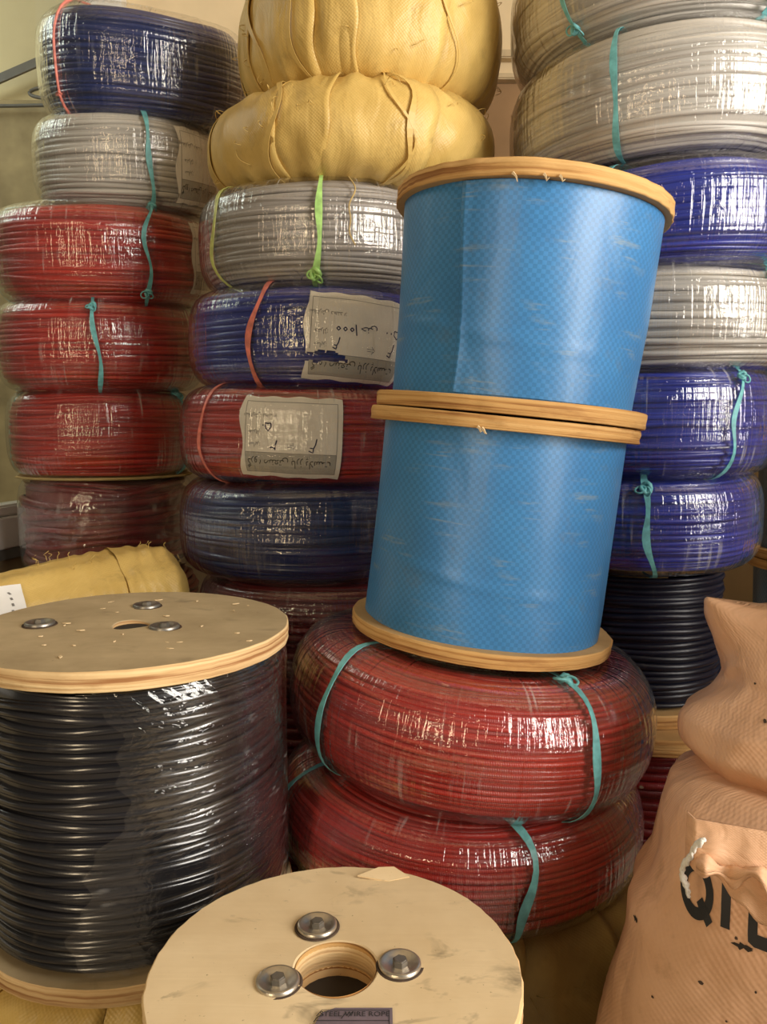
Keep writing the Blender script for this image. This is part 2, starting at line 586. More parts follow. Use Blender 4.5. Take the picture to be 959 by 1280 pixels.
def ribbon(name, t, pts, width, mat, parent, off=0.0084, th=0.0010, round_=False):
    """flat strap following (phi, s, extra) points over the coil"""
    n = len(pts)
    V, F = [], []
    for i, q in enumerate(pts):
        ph, sv = q[0], q[1]
        ex = q[2] if len(q) > 2 else 0.0
        w = width * (q[3] if len(q) > 3 else 1.0)
        a = pts[max(i - 1, 0)]
        b = pts[min(i + 1, n - 1)]
        du, dv = (b[0] - a[0]) * t.R, b[1] - a[1]
        ln = math.hypot(du, dv) + 1e-9
        pu, pv = dv / ln, -du / ln
        for sgn in (-1, 1):
            for o in (0, th):
                V.append(t.pt(ph + sgn * pu * w / 2 / t.R, sv + sgn * pv * w / 2, off + ex + o))
    for i in range(n - 1):
        a, b = 4 * i, 4 * (i + 1)
        F += [[a + 1, a + 3, b + 3, b + 1], [a, b, b + 2, a + 2], [a, a + 1, b + 1, b], [a + 2, b + 2, b + 3, a + 3]]
    F += [[0, 2, 3, 1], [4 * n - 4, 4 * n - 3, 4 * n - 1, 4 * n - 2]]
    return mesh_obj(name, V, F, mat, parent, smooth=False)


def strap(t, phi, mat, parent, width=0.012, wig=0.02, seed=0, s0=None, s1=None, knot=None, name='strap', thin=False, drift=0.0):
    rng = random.Random(seed * 7 + int(phi * 100))
    s0 = t.smin * 0.9 if s0 is None else s0
    s1 = t.smax * 0.9 if s1 is None else s1
    p1, p2 = rng.uniform(0, 6), rng.uniform(0, 6)
    n = 34
    pts = []
    for i in range(n):
        f = i / (n - 1)
        sv = s0 + (s1 - s0) * f
        ph = phi + drift * (f - 0.5) + wig / t.R * (0.5 * math.sin(f * 7 + p1) + 0.25 * math.sin(f * 17 + p2))
        pts.append((ph, sv, 0.0006 * math.sin(f * 31 + p1), 0.8 + 0.25 * math.sin(f * 23 + p2)))
    if thin:
        V, F = tube([t.pt(q[0], q[1], 0.0088) for q in pts], width / 2, 5)
        o = mesh_obj(name, V, F, mat, parent)
    else:
        o = ribbon(name, t, pts, width, mat, parent)
    if knot is not None:
        i = min(range(n), key=lambda k: abs(pts[k][1] - knot))
        make_knot(t, pts[i][0], pts[i][1], mat, o, seed, width)
    return o


def make_knot(t, ph, sv, mat, parent, seed=0, width=0.012, loops=True):
    rng = random.Random(seed + 5)
    c = t.pt(ph, sv, 0.010)
    V, F = [], []

    def add(v, f):
        b = len(V)
        V.extend(v)
        F.extend([[i + b for i in q] for q in f])
    k = width * 0.55
    blob = [c + Vector((rng.uniform(-1, 1), rng.uniform(-1, 1), rng.uniform(-1, 1))) * k * 0.3 for _ in range(2)]
    pts = [t.pt(ph + k * 1.2 * math.cos(a) / t.R, sv + k * 1.2 * math.sin(a), 0.009 + 0.004 * math.sin(2 * a)) for a in np.linspace(0, 2 * PI, 12, endpoint=False)]
    add(*tube(pts, k * 0.6, 6, True))
    if loops:
        for sgn in (-1, 1):
            ang = rng.uniform(0.2, 1.0) * sgn + (PI if sgn > 0 else 0) - 0.4
            L = width * rng.uniform(1.0, 2.0)
            lp = []
            for i in range(14):
                a = 2 * PI * i / 14
                u, v = L * (0.5 - 0.5 * math.cos(a)), L * 0.33 * math.sin(a)
                lp.append(t.pt(ph + (u * math.cos(ang) - v * math.sin(ang)) / t.R, sv + u * math.sin(ang) + v * math.cos(ang), 0.011 + 0.003 * math.sin(a)))
            add(*tube(lp, width * 0.16, 5, True))
    return mesh_obj('knot', V, F, mat, parent)


# ------------------------------------------------------------------ printed labels bent over a coil
def text_tris(body, size, res=2):
    c = bpy.data.curves.new('text', 'FONT')
    c.body = body
    c.size = size
    c.resolution_u = res
    c.align_x = 'CENTER'
    c.align_y = 'CENTER'
    o = bpy.data.objects.new('text', c)
    COL.objects.link(o)
    bpy.context.view_layer.update()
    ev = o.evaluated_get(bpy.context.evaluated_depsgraph_get())
    me = ev.to_mesh()
    V = [(v.co.x, v.co.y) for v in me.vertices]
    F = [list(p.vertices) for p in me.polygons]
    ev.to_mesh_clear()
    bpy.data.objects.remove(o)
    bpy.data.curves.remove(c)
    return V, F


def stroke(pts, w):
    """polyline -> flat quads in 2D"""
    V, F = [], []
    n = len(pts)
    for i, (x, y) in enumerate(pts):
        ax, ay = pts[max(i - 1, 0)]
        bx, by = pts[min(i + 1, n - 1)]
        dx, dy = bx - ax, by - ay
        ln = math.hypot(dx, dy) + 1e-9
        px, py = -dy / ln * w / 2, dx / ln * w / 2
        V += [(x + px, y + py), (x - px, y - py)]
    for i in range(n - 1):
        F.append([2 * i, 2 * i + 1, 2 * i + 3, 2 * i + 2])
    return V, F


def dense(pts, k=8):
    out = []
    for (a, b), (c, d) in zip(pts[:-1], pts[1:]):
        for i in range(k):
            out.append((a + (c - a) * i / k, b + (d - b) * i / k))
    out.append(pts[-1])
    return out


GROUP_TXT = '\uFE96\uFEB3\uFEFC\uFB58 \uFEAF\uFEAD\uFE8E\uFE91 \uFBFD\uFE98\uFECC\uFEE8\uFEBB \uFEE9\uFEED\uFEAE\uFB94'
ORDER_TXT = ':\uFEE9\uFEAA\uFEE8\uFEEB\uFEA9 \uFEB5\uFEAD\uFE8E\uFED4\uFEB3'
METER_TXT = ':\uFB8B\uFE8D\uFEAE\uFE98\uFEE3'
SIZE_TXT = ':\uFEB0\uFBFE\uFE8E\uFEB3'
FIVE = [(0.0, 0.5), (0.35, 0.1), (0.3, -0.4), (0.0, -0.3), (-0.3, -0.4), (-0.38, 0.05), (0.0, 0.5)]
FOUR = [(0.45, 0.3), (0.1, 0.45), (0.05, 0.1), (0.4, 0.05), (0.05, 0.1), (-0.1, -0.2), (-0.2, -0.7)]
TWO = [(0.5, 0.35), (0.35, 0.15), (0.05, 0.2), (-0.1, 0.45), (-0.1, 0.1), (-0.3, -0.6)]
ARROW = [[(-0.5, 0.12), (0.35, 0.12)], [(-0.5, -0.12), (0.35, -0.12)], [(0.1, 0.4), (0.55, 0.0), (0.1, -0.4)]]


def place(V, cx, cy, rot=0.0, s=1.0):
    c, q = math.cos(rot), math.sin(rot)
    return [(cx + s * (x * c - y * q), cy + s * (x * q + y * c)) for x, y in V]


def paper_label(t, phi, sv, w, h, parent, rot=0.0, mat=None, content='full', seed=0, tear=False, off=0.0032):
    """paper sheet lying over the ropes; local (x, y) from its centre, written upside down"""
    rng = random.Random(seed)

    def mp(x, y, o=0.0):
        c, q = math.cos(rot), math.sin(rot)
        X, Y = x * c - y * q, x * q + y * c
        buck = 0.0007 * math.sin(X * 60 + seed) + 0.0005 * math.sin(Y * 80 + X * 30)
        return t.pt(phi + X / t.R, sv + Y, off + buck + o)
    nx, ny = (72, 60) if tear else (32, 22)
    idx = {}
    V, F = [], []

    def gone(x, y):
        if not tear:
            return False
        fx = x / w + 0.5
        if fx > 0.42:
            return False
        return -0.30 + 0.10 * fx + 0.012 * math.sin(fx * 40) < y / h < -0.20 + 0.05 * math.sin(fx * 7) - 0.25 * max(0, fx - 0.30) + 0.008 * math.sin(fx * 55)
    for i in range(nx + 1):
        for j in range(ny + 1):
            x, y = w * (i / nx - 0.5), h * (j / ny - 0.5)
            if i == 0:
                x -= 0.005 * math.sin(j * 9.2 / ny + seed)
            if j in (0, ny):
                y += 0.0015 * math.sin(i * 22.0 / nx + seed)
            idx[i, j] = len(V)
            V.append(mp(x, y))
    back = len(V)
    V += [v + (Vector((0, 0, v.z)) - v).normalized() * 0.0005 for v in V]
    uvs = None
    for i in range(nx):
        for j in range(ny):
            if gone(w * ((i + 0.5) / nx - 0.5), h * ((j + 0.5) / ny - 0.5)):
                continue
            q = [idx[i, j], idx[i + 1, j], idx[i + 1, j + 1], idx[i, j + 1]]
            F.append(q)
            F.append([k + back for k in q[::-1]])
    o = mesh_obj('paper_label', V, F, mat or PAPER, parent)
    o['label'] = 'white printed paper sheet under the plastic wrap'

    def put(name, parts, m, lift):
        VV, FF = [], []
        for v2, f in parts:
            b = len(VV)
            VV += [mp(x, y, lift) for x, y in v2]
            FF += [[k + b for k in q] for q in f]
        if FF:
            q = mesh_obj(name, VV, FF, m, o, smooth=False)
            q['kind'] = 'stuff'
    x0, x1, y0, y1 = -w / 2 + 0.010, w / 2 - 0.010, -h / 2 + 0.011, h / 2 - 0.011
    yb = y0 + (y1 - y0) * 0.285
    lw = 0.0009
    lines = [stroke(dense([(x0, y0), (x1, y0)], 20), lw), stroke(dense([(x0, y1), (x1, y1)], 20), lw), stroke(dense([(x0, y0), (x0, y1)], 12), lw),
             stroke(dense([(x1, y0), (x1, y1)], 12), lw), stroke(dense([(x0, yb), (x1, yb)], 20), lw)]

    def cull(part):
        v2, f = part
        return v2, [q for q in f if not gone(sum(v2[k][0] for k in q) / len(q), sum(v2[k][1] for k in q) / len(q))]
    put('printed_border', [cull(p) for p in lines], INKF, 0.0007)
    bands = []
    k = 24
    for i in range(k):
        for j in range(6):
            a, b = x0 + (x1 - x0) * i / k, x0 + (x1 - x0) * (i + 1) / k
            c, d = y0 + (yb - y0) * j / 6, y0 + (yb - y0) * (j + 1) / 6
            bands.append(cull(([(a, c), (b, c), (b, d), (a, d)], [[0, 1, 2, 3]])))
    put('printed_band', bands, BAND, 0.0004)
    s = h / 0.157
    tx = []
    V2, F2 = text_tris(GROUP_TXT, 0.0215 * s)
    kx = (x1 - x0) * 0.92 / (max(v[0] for v in V2) - min(v[0] for v in V2))
    mxx = (max(v[0] for v in V2) + min(v[0] for v in V2)) / 2
    V2 = [((x - mxx) * kx, y) for x, y in V2]
    tx.append(cull((place(V2, (x0 + x1) / 2 - 0.003, (y0 + yb) / 2, PI), F2)))
    put('printed_name', tx, INK, 0.0010)
    small = []
    for body, yy, xx in ((ORDER_TXT, 0.80, 0.030), (METER_TXT, 0.565, 0.020), (SIZE_TXT, 0.39, 0.020)):
        V2, F2 = text_tris(body, 0.0115 * s)
        small.append((place(V2, x0 + xx, y0 + (y1 - y0) * yy, PI), F2))
    put('printed_headings', small, INKF, 0.0008)
    if content in ('full', 'torn'):
        ws = 0.0021
        g = 0.023 * s
        pen = []
        yy = y0 + (y1 - y0) * 0.385
        if content == 'full':
            pen.append(stroke(place(dense(FIVE, 3), x0 + 0.047, y0 + (y1 - y0) * 0.655, PI, g * 0.75), ws))
            pen.append(stroke(place([(0, 0), (0.2, 0.15)], x0 + 0.036, y0 + (y1 - y0) * 0.665, 0, g * 0.4), ws))
            pen.append(stroke(place(dense(TWO, 3), x0 + 0.060, yy, PI, g * 0.75), ws * 1.3))
            pen.append(stroke(place(dense(FOUR, 3), x0 + 0.137, yy, PI, g), ws))
            ax = x0 + 0.094
        else:
            for q in range(3):
                pen.append(stroke(place(dense([(0, 0.5), (0.5, 0), (0, -0.5), (-0.5, 0), (0, 0.5)], 2), x0 + 0.052 + q * 0.013, y0 + (y1 - y0) * 0.62, 0, 0.007), ws))
            pen.append(stroke([(x0 + 0.085, y0 + (y1 - y0) * 0.69), (x0 + 0.088, y0 + (y1 - y0) * 0.55)], ws))
            V2, F2 = text_tris('\uFBFD\uFEE8\uFEA3', 0.022)
            pen.append((place(V2, x0 + 0.113, y0 + (y1 - y0) * 0.63, PI), F2))
            pen.append(stroke(place(dense(FIVE, 3), x0 + 0.176, y0 + (y1 - y0) * 0.64, PI, g * 0.75), ws))
            for q in (0.152, 0.162):
                pen.append(stroke([(x0 + q, y0 + (y1 - y0) * 0.65), (x0 + q + 0.002, y0 + (y1 - y0) * 0.64)], ws * 1.5))
            pen.append(stroke(place(dense(FOUR, 3), x0 + 0.052, yy + 0.004, PI, g * 0.8), ws))
            pen.append(stroke(place(dense(FOUR, 3), x0 + 0.166, yy + 0.002, PI, g * 0.9), ws))
            ax = x0 + 0.120
        for a in ARROW:
            pen.append(stroke(place(dense(a, 3), ax, yy, 0, 0.016), 0.0008))
        put('handwriting', pen, PEN, 0.0011)
    return o


# ------------------------------------------------------------------ coil things
def rope_coil(name, label, x, y, z, R, H, mat, seed, rx=0.0, ry=0.0, pitch=0.0125, n=3.2, rin=None, film=True, group='wrapped rope coils', wob=0.35, seg=88, lump=1.0, filmmat=None):
    """z is the height of the middle of the underside"""
    t = Tor(R, H - 0.006, R * 0.42 if rin is None else rin, n, seed, lump)
    e = empty(name, (x, y, z + 0.003), (math.radians(rx), math.radians(ry), 0))
    tag(e, label, 'rope coil', group)
    winding(t, pitch, mat, e, seed, seg, wob)
    if film:
        film_skin(t, e, seed, mat=filmmat)
    return t, e


def bundle(name, label, x, y, z, R, H, mat, seed, rx=0, ry=0, n=2.4, rin=None, strips=13, slant=0.10, frays=18, group='coils wrapped in yellow sacking', cat='wrapped coil', twines=()):
    t = Tor(R, H, R * 0.35 if rin is None else rin, n, seed, 2.2)
    rng = random.Random(seed)
    e = empty(name, (x, y, z), (math.radians(rx), math.radians(ry), 0))
    tag(e, label, cat, group)
    seg, ns = 72, 30
    phi = np.linspace(-PI, PI, seg, endpoint=False)
    sv = np.linspace(t.smin, t.smax, ns)
    P = t.at(phi[:, None], sv[None, :], -0.004)
    U = np.stack([np.repeat(phi * t.R, ns), np.tile(sv, seg)], -1)
    mesh_obj('core', P.reshape(-1, 3).tolist(), grid_faces(seg, ns, True), mat, e, U)
    # overlapping strips of sacking, one part each
    edges = [2 * PI * (i + rng.uniform(-0.28, 0.28)) / strips for i in range(strips)]
    for i in range(strips):
        a = edges[i] - 0.06
        b = (edges[i + 1] if i + 1 < strips else edges[0] + 2 * PI) + 0.07
        m, k = 16, 44
        f = np.linspace(0, 1, m)
        sv = np.linspace(t.smin * 0.97, t.smax * 0.97, k)
        sl = slant * rng.uniform(-0.4, 1.2)
        ph = a + (b - a) * f[:, None] + sl * sv[None, :] / t.H + 0.012 * np.sin(sv[None, :] * 60 + i) * (f[:, None] > 0.5)
        d = 0.0
        for q in range(5):
            fr = rng.uniform(5, 34)
            d = d + rng.uniform(0.3, 1.0) * np.sin(fr * ph + rng.uniform(-9, 9) * sv[None, :] / t.H * 1.5 + rng.uniform(0, 6))
        of = 0.001 + 0.0045 * f[:, None] ** 1.5 + 0.0019 * d * np.sin(PI * f[:, None]) ** 0.5 - 0.003 * (f[:, None] < 0.01)
        pu = 0.003 * np.sin(ph * 30 + i) * np.clip(np.abs(sv[None, :]) / (t.H * 0.6), 0, 1)
        P = t.at(ph, np.broadcast_to(sv[None, :], ph.shape), of + pu)
        P2 = t.at(ph, np.broadcast_to(sv[None, :], ph.shape), of + pu - 0.0012)
        U = np.stack([(ph * t.R).ravel() + i * 0.37, np.broadcast_to(sv[None, :], ph.shape).ravel()], -1)
        V = P.reshape(-1, 3).tolist() + P2.reshape(-1, 3).tolist()
        F = grid_faces(m, k) + grid_faces(m, k, False, m * k, True)
        for j in range(k - 1):
            q = (m - 1) * k + j
            F.append([q, q + m * k, q + 1 + m * k, q + 1])
        mesh_obj('sacking_strip', V, F, mat, e, np.concatenate([U, U]))
    for i in range(frays):
        ph, s0 = rng.uniform(-PI / 2, PI / 2), rng.uniform(-0.4, 0.55) * t.H
        pts = [t.pt(ph, s0, 0.004)]
        dx, dz = rng.uniform(-1, 1), rng.uniform(-1, 0.4)
        L = rng.uniform(0.012, 0.05)
        for j in range(1, 6):
            pts.append(t.pt(ph + dx * L * j / 5 / t.R, s0 + dz * L * j / 5, 0.006 + 0.010 * math.sin(j * 0.6)))
        V, F = tube(pts, 0.0007, 4)
        mesh_obj('loose_thread', V, F, mat, e)
    for ph, w in twines:
        strap(t, ph, mat, e, w, 0.05, seed + int(ph * 50), name='binding_strip')
    return t, e


def flange(R, th, hole, seed, face, edge, parent, z=0.0, seg=112, name='flange', chip=0.0012):
    rng = np.random.default_rng(seed)
    phi = np.linspace(0, 2 * PI, seg, endpoint=False)
    prof = [(hole, 0.001), (hole + 0.001, 0), (R * 0.5, 0), (R - 0.0015, 0), (R, 0.0015), (R - 0.0006, th * 0.33), (R + 0.0004, th * 0.66), (R, th - 0.0015), (R - 0.0015, th), (R * 0.5, th), (hole + 0.0015, th), (hole, th - 0.001)]
    n = len(prof)
    V, F, mi = [], [], []
    for i, a in enumerate(phi):
        j1 = chip * (rng.normal() * 0.6 + math.sin(7 * a + seed) * 0.5 + math.sin(3 * a) * 0.5)
        for j, (r, zz) in enumerate(prof):
            rr = r
            if 3 <= j <= 8:
                rr = r + j1 + (chip * 0.6 * rng.normal() if 4 <= j <= 7 else 0)
            zz2 = zz + (0.0012 * math.sin(2 * a + seed) if j >= 6 else 0)
            V.append((rr * math.sin(a), -rr * math.cos(a), z + zz2))
    for i in range(seg):
        i2 = (i + 1) % seg
        for j in range(n):
            j2 = (j + 1) % n
            F.append([i * n + j, i2 * n + j, i2 * n + j2, i * n + j2])
            mi.append(1 if (j in (4, 5, 6, 3, 7) or j == n - 1) else 0)
    o = mesh_obj(name, V, F, [face, edge], parent, mi=mi)
    o.data.polygons.foreach_set('use_smooth', np.array([m == 1 for m in mi]))
    return o


def bolt(parent, x, y, z, r=0.02, steel=STEEL, rot=0.3):
    V, F = lathe([(0.003, 0.0012), (r * 0.45, 0.0012), (r * 0.66, 0.0030), (r * 0.86, 0.0046), (r * 0.94, 0.0046), (r, 0.0034), (r * 1.01, 0.0)], 40)
    w = mesh_obj('washer', V, F, steel, parent)
    w.location = (x, y, z)
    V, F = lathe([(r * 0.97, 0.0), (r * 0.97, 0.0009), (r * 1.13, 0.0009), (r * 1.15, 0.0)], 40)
    k = mesh_obj('recess_shade_ring', V, F, DARK_MARK, parent)  # flat dark ring, paints the shade of the recess around the washer
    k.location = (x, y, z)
    bm = bmesh.new()
    q = bmesh.ops.create_cone(bm, cap_ends=True, segments=6, radius1=r * 0.36, radius2=r * 0.36, depth=0.007)
    for v in bm.verts:
        v.co.z += 0.0042
    bmesh.ops.bevel(bm, geom=[e for e in bm.edges if all(v.co.z > 0.005 for v in e.verts)], offset=0.0012, segments=2, affect='EDGES')
    b = bm_obj('bolt_head', bm, STEELD, parent)
    b.location = (x, y, z)
    b.rotation_euler = (0, 0, rot)


def bent_board(name, pts, th, mat, parent):
    """flat irregular outline in xy extruded by th"""
    n = len(pts)
    V = [(x, y, 0) for x, y in pts] + [(x, y, th) for x, y in pts]
    F = [list(range(n))[::-1], [n + i for i in range(n)]] + [[i, (i + 1) % n, n + (i + 1) % n, n + i] for i in range(n)]
    return mesh_obj(name, V, F, mat, parent, smooth=False)


# ================================================================== THE ROOM
WALL = mat_plain('cream_plaster', (0.80, 0.65, 0.42), 0.85, 0.2, 0, 0.07, 5)
WALLD = mat_plain('dirty_plaster', (0.40, 0.33, 0.20), 0.9, 0.2, 0, 0.25, 7)
CONC = mat_plain('concrete', (0.26, 0.22, 0.17), 0.9, 0.2, 0, 0.3, 6)
BROWN = mat_plain('brown_board', (0.36, 0.22, 0.11), 0.75, 0.3, 0, 0.15, 6)
UPVC = mat_plain('white_upvc', (0.80, 0.80, 0.77), 0.35, 0.5, 0, 0.03, 4)
SEAL = mat_plain('grey_seal', (0.16, 0.16, 0.15), 0.6)
OUTP = mat_plain('outside_render', (0.86, 0.74, 0.46), 0.9, 0.2, 0, 0.08, 3)
OUTB = mat_plain('outside_concrete', (0.50, 0.40, 0.23), 0.9, 0.2, 0, 0.3, 6)
TRIMW = mat_plain('dusty_wood_rail', (0.60, 0.48, 0.30), 0.6, 0.3, 0, 0.15, 20)

tag(box_obj('floor', -3.4, 2.0, -3.0, 3.6, -0.08, 0, CONC), kind='structure')
tag(box_obj('ceiling', -2.2, 2.0, 0.3, 2.7, 3.1, 3.2, WALL), kind='structure')
tag(box_obj('wall_back', -0.80, 2.0, 2.62, 2.72, 0, 3.1, WALL), kind='structure')
tag(box_obj('wall_right', 1.55, 1.65, 0.9, 2.62, 0, 3.1, WALL), kind='structure')
# the left wall runs from (-1.45, 0) to (-0.906, 2.59); low wall, window above
wl_dir = Vector((0.205, 0.979, 0)).normalized()
wl_rot = math.atan2(-wl_dir.x, wl_dir.y)


def on_left(o):
    o.location = (-1.45, 0, 0)
    o.rotation_euler = (0, 0, wl_rot)
    return o


tag(on_left(box_obj('wall_left', -0.14, 0.0, 0.6, 2.66, 0, 0.66, WALLD)), kind='structure')
win = on_left(empty('window_1', (0, 0, 0)))
tag(win, kind='structure')
box_obj('window_frame', -0.07, 0.012, 0.6, 2.62, 0.690, 0.775, UPVC, 0.004, win)
box_obj('window_bead', -0.06, 0.004, 0.6, 2.62, 0.776, 0.806, UPVC, 0.006, win)
box_obj('window_seal', -0.08, 0.010, 0.6, 2.62, 0.662, 0.689, SEAL, 0.0, win)
box_obj('window_head', -0.07, 0.012, 0.6, 2.62, 2.75, 2.85, UPVC, 0.004, win)
m, nt, out = nt_new('window_glass')
t_ = NT(nt)
g_ = t_.n('ShaderNodeBsdfGlossy')
g_.inputs['Roughness'].default_value = 0.02
tr_ = t_.n('ShaderNodeBsdfTransparent')
tr_.inputs[0].default_value = (0.90, 0.92, 0.86, 1)
fr_ = t_.n('ShaderNodeFresnel')
fr_.inputs[0].default_value = 1.35
mx_ = t_.n('ShaderNodeMixShader')
gb_ = t_.n('ShaderNodeNewGeometry')
t_.l(t_.math('MULTIPLY', fr_.outputs[0], t_.math('SUBTRACT', 1.0, gb_.outputs['Backfacing'])), mx_.inputs[0])
t_.l(tr_.outputs[0], mx_.inputs[1])
t_.l(g_.outputs[0], mx_.inputs[2])
t_.l(mx_.outputs[0], out.inputs[0])
GLASS = m
box_obj('window_pane', -0.036, -0.030, 0.6, 2.62, 0.806, 2.75, GLASS, 0, win)
jb = empty('trim_1', (-0.85, 2.60, 0))
tag(jb, kind='structure')
box_obj('jamb', -0.040, 0.058, -0.03, 0.05, 0, 3.1, UPVC, 0.004, jb)
box_obj('jamb_lip', -0.062, -0.041, -0.015, 0.05, 0, 3.1, UPVC, 0.003, jb)
# what stands outside the window
tag(box_obj('wall_outside', -3.4, -0.95, 3.4, 3.5, 0, 3.6, OUTP), kind='structure')
tag(box_obj('wall_outside_base', -3.4, -0.95, 3.34, 3.399, 0, 2.30, OUTB), kind='structure')
bar = box_obj('metal_bar', -0.62, 0.35, -0.006, 0.006, -0.016, 0.016, SEAL)
bar.location = (-1.36, 3.33, 2.44)
bar.rotation_euler = (0, -math.atan2(0.077, 0.19), 0)
tag(bar, 'dark slanting flat bar outside the window, left of the navy coil', 'bar')
cab = empty('black_cable', (-1.35, 3.30, 2.30))
tag(cab, 'thin black looped cable outside the window, below the slanting bar', 'cable')
V, F = tube([(0.09 * math.cos(a) + 0.05, 0.012 * math.sin(a), 0.026 * math.sin(a) + 0.012) for a in np.linspace(0, 2 * PI, 24, endpoint=False)], 0.007, 6, True)
mesh_obj('loop', V, F, SEAL, cab)
V, F = tube([(-0.5 + i * 0.1, 0.0, -0.045 + 0.012 * i / 5 + 0.002 * math.sin(i)) for i in range(11)], 0.007, 6)
mesh_obj('cable_run', V, F, SEAL, cab)

# timber rails and brown board on the back wall
for i, (z0, z1, d) in enumerate(((2.135, 2.160, 0.035), (2.065, 2.083, 0.055))):
    tag(box_obj('trim_%d' % (i + 2), -0.2, 1.5, 2.62 - d, 2.619, z0, z1, TRIMW, 0.004), kind='structure')
tag(box_obj('trim_4', -0.2, 1.5, 2.598, 2.619, 1.0, 2.064, BROWN), kind='structure')
for i, (x, bend) in enumerate(((0.40, 0.02), (0.445, -0.015))):
    V, F = tube([(0.0 + bend * math.sin(k * 0.7), 0, -0.04 * k) for k in range(9)], 0.002, 5)
    o = mesh_obj('hanging_wire', V, F, TAN, None)
    o.location = (x, 2.59, 1.97)
    tag(o, ['thin brown wire hanging on the back wall next to the yellow sacking', 'thin brown wire hanging on the back wall next to the silver coil'][i], 'wire')

# ================================================================== LEFT STACK
LX = 2.10
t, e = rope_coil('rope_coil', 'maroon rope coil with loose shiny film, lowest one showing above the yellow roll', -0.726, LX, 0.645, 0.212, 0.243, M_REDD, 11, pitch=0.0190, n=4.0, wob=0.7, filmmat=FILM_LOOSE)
# cardboard lip between the two lower coils
t, e = rope_coil('rope_coil', 'dark red rope coil, fifth from the top of the stack by the window', -0.727, LX, 0.892, 0.228, 0.213, M_RED, 12, 1, 0)
strap(t, -1.45, TEAL, e, 0.012, 0.03, 3, knot=0.09)
strap(t, 1.32, TEAL, e, 0.014, 0.02, 4, knot=0.095)
pad = Tor(0.205, 0.012, 0.1, 4, 5)
rngp = np.random.default_rng(4)
pv, pf = lathe([(0.05, 0), (0.212, 0), (0.216, 0.003), (0.212, 0.006), (0.05, 0.006)], 60, True)
pv = [(x * (1 + 0.02 * math.sin(5 * math.atan2(x, y)) + 0.012 * rngp.normal()), y, z) for x, y, z in pv]
o = mesh_obj('cardboard_pad', pv, pf, mat_plain('cardboard', (0.52, 0.40, 0.17), 0.8), None, smooth=False)
o.location = (-0.727, LX, 0.886)
tag(o, 'ragged tan cardboard disc between the two lowest red coils by the window', 'cardboard')
t, e = rope_coil('rope_coil', 'red rope coil with a straight teal strap, fourth down by the window', -0.722, LX, 1.108, 0.25, 0.214, M_RED, 13, 3, 0)
strap(t, 0.27, TEAL, e, 0.011, 0.012, 5, knot=0.075)
t, e = rope_coil('rope_coil', 'red rope coil with wavy teal strap tied in a bow, under a silver coil', -0.706, LX, 1.324, 0.262, 0.222, M_RED, 14, 7, 1)
strap(t, 0.72, TEAL, e, 0.010, 0.04, 6, knot=-0.085)
strap(t, -1.36, TEAL, e, 0.012, 0.03, 7)
paper_label(t, 1.42, 0.0, 0.13, 0.165, e, 0.0, content='none', seed=3)
t, e = rope_coil('rope_coil', 'silver grey rope coil with a teal strap, under the navy coil by the window', -0.635, LX, 1.548, 0.224, 0.204, M_SILV, 15, 9, 2)
strap(t, 0.47, TEAL, e, 0.012, 0.01, 8, knot=-0.10)
paper_label(t, 1.08, -0.004, 0.145, 0.165, e, -0.02, content='none', seed=4)
t, e = rope_coil('rope_coil', 'navy blue rope coil tied with thin pink string, topmost by the window', -0.588, LX, 1.752, 0.247, 0.226, M_NAVY, 16, 12, 3)
strap(t, -0.56, PINK, e, 0.006, 0.010, 9, knot=-0.075, thin=True)
# lower coils of that stack, mostly hidden
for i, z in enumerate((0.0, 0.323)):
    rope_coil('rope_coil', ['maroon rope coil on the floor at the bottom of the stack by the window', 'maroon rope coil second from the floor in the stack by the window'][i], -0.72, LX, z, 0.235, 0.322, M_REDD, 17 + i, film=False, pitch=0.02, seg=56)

# ================================================================== MIDDLE STACK
MY = 1.80
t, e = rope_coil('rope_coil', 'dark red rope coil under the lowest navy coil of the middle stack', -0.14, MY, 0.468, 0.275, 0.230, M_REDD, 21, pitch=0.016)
t, e = rope_coil('rope_coil', 'navy blue rope coil without label or strap under the labelled red coil', -0.182, MY, 0.700, 0.268, 0.200, M_NAVY, 22, 0, 1, pitch=0.0150)
t, e = rope_coil('rope_coil', 'red rope coil carrying a whole paper label and a pink strap', -0.176, MY, 0.902, 0.268, 0.193, M_RED, 23, 0, 1.5, pitch=0.0105)
strap(t, -0.74, PINK, e, 0.010, 0.02, 11)
paper_label(t, -0.02, -0.006, 0.200, 0.156, e, -0.02, content='full', seed=1)
t, e = rope_coil('rope_coil', 'navy blue rope coil carrying a torn paper label and a pink strap', -0.152, MY, 1.097, 0.262, 0.198, M_BLUE, 24, 1, 1)
strap(t, -0.37, PINK, e, 0.013, 0.02, 12, drift=0.06)
paper_label(t, 0.40, -0.012, 0.205, 0.165, e, -0.07, content='torn', seed=2, tear=True)
t, e = rope_coil('rope_coil', 'grey rope coil with a bright green strap under the yellow sacking', -0.130, MY, 1.297, 0.260, 0.196, M_GREY, 25, 3, 0, pitch=0.0110)
strap(t, 0.03, GREEN, e, 0.013, 0.012, 13, knot=-0.080)
strap(t, -0.86, OLIVE, e, 0.012, 0.03, 14, drift=-0.30)
strap(t, 0.27, TAN, e, 0.003, 0.012, 15, thin=True, s0=-0.03, s1=0.11)
V, F = [], []
for i in range(7):
    for j in range(6):
        u, v = i / 6 - 0.5, j / 5 - 0.5
        V.append(t.pt(-0.12 + u * 0.034 / t.R * (1 + 1.2 * v), -0.078 + v * 0.034 + u * 0.01, 0.010 + 0.010 * math.sin(3 * u + 4 * v) + 0.006 * math.sin(9 * u)))
mesh_obj('film_end', V, grid_faces(7, 6), FILM_LOOSE, e, [(v.x, v.z) for v in V])
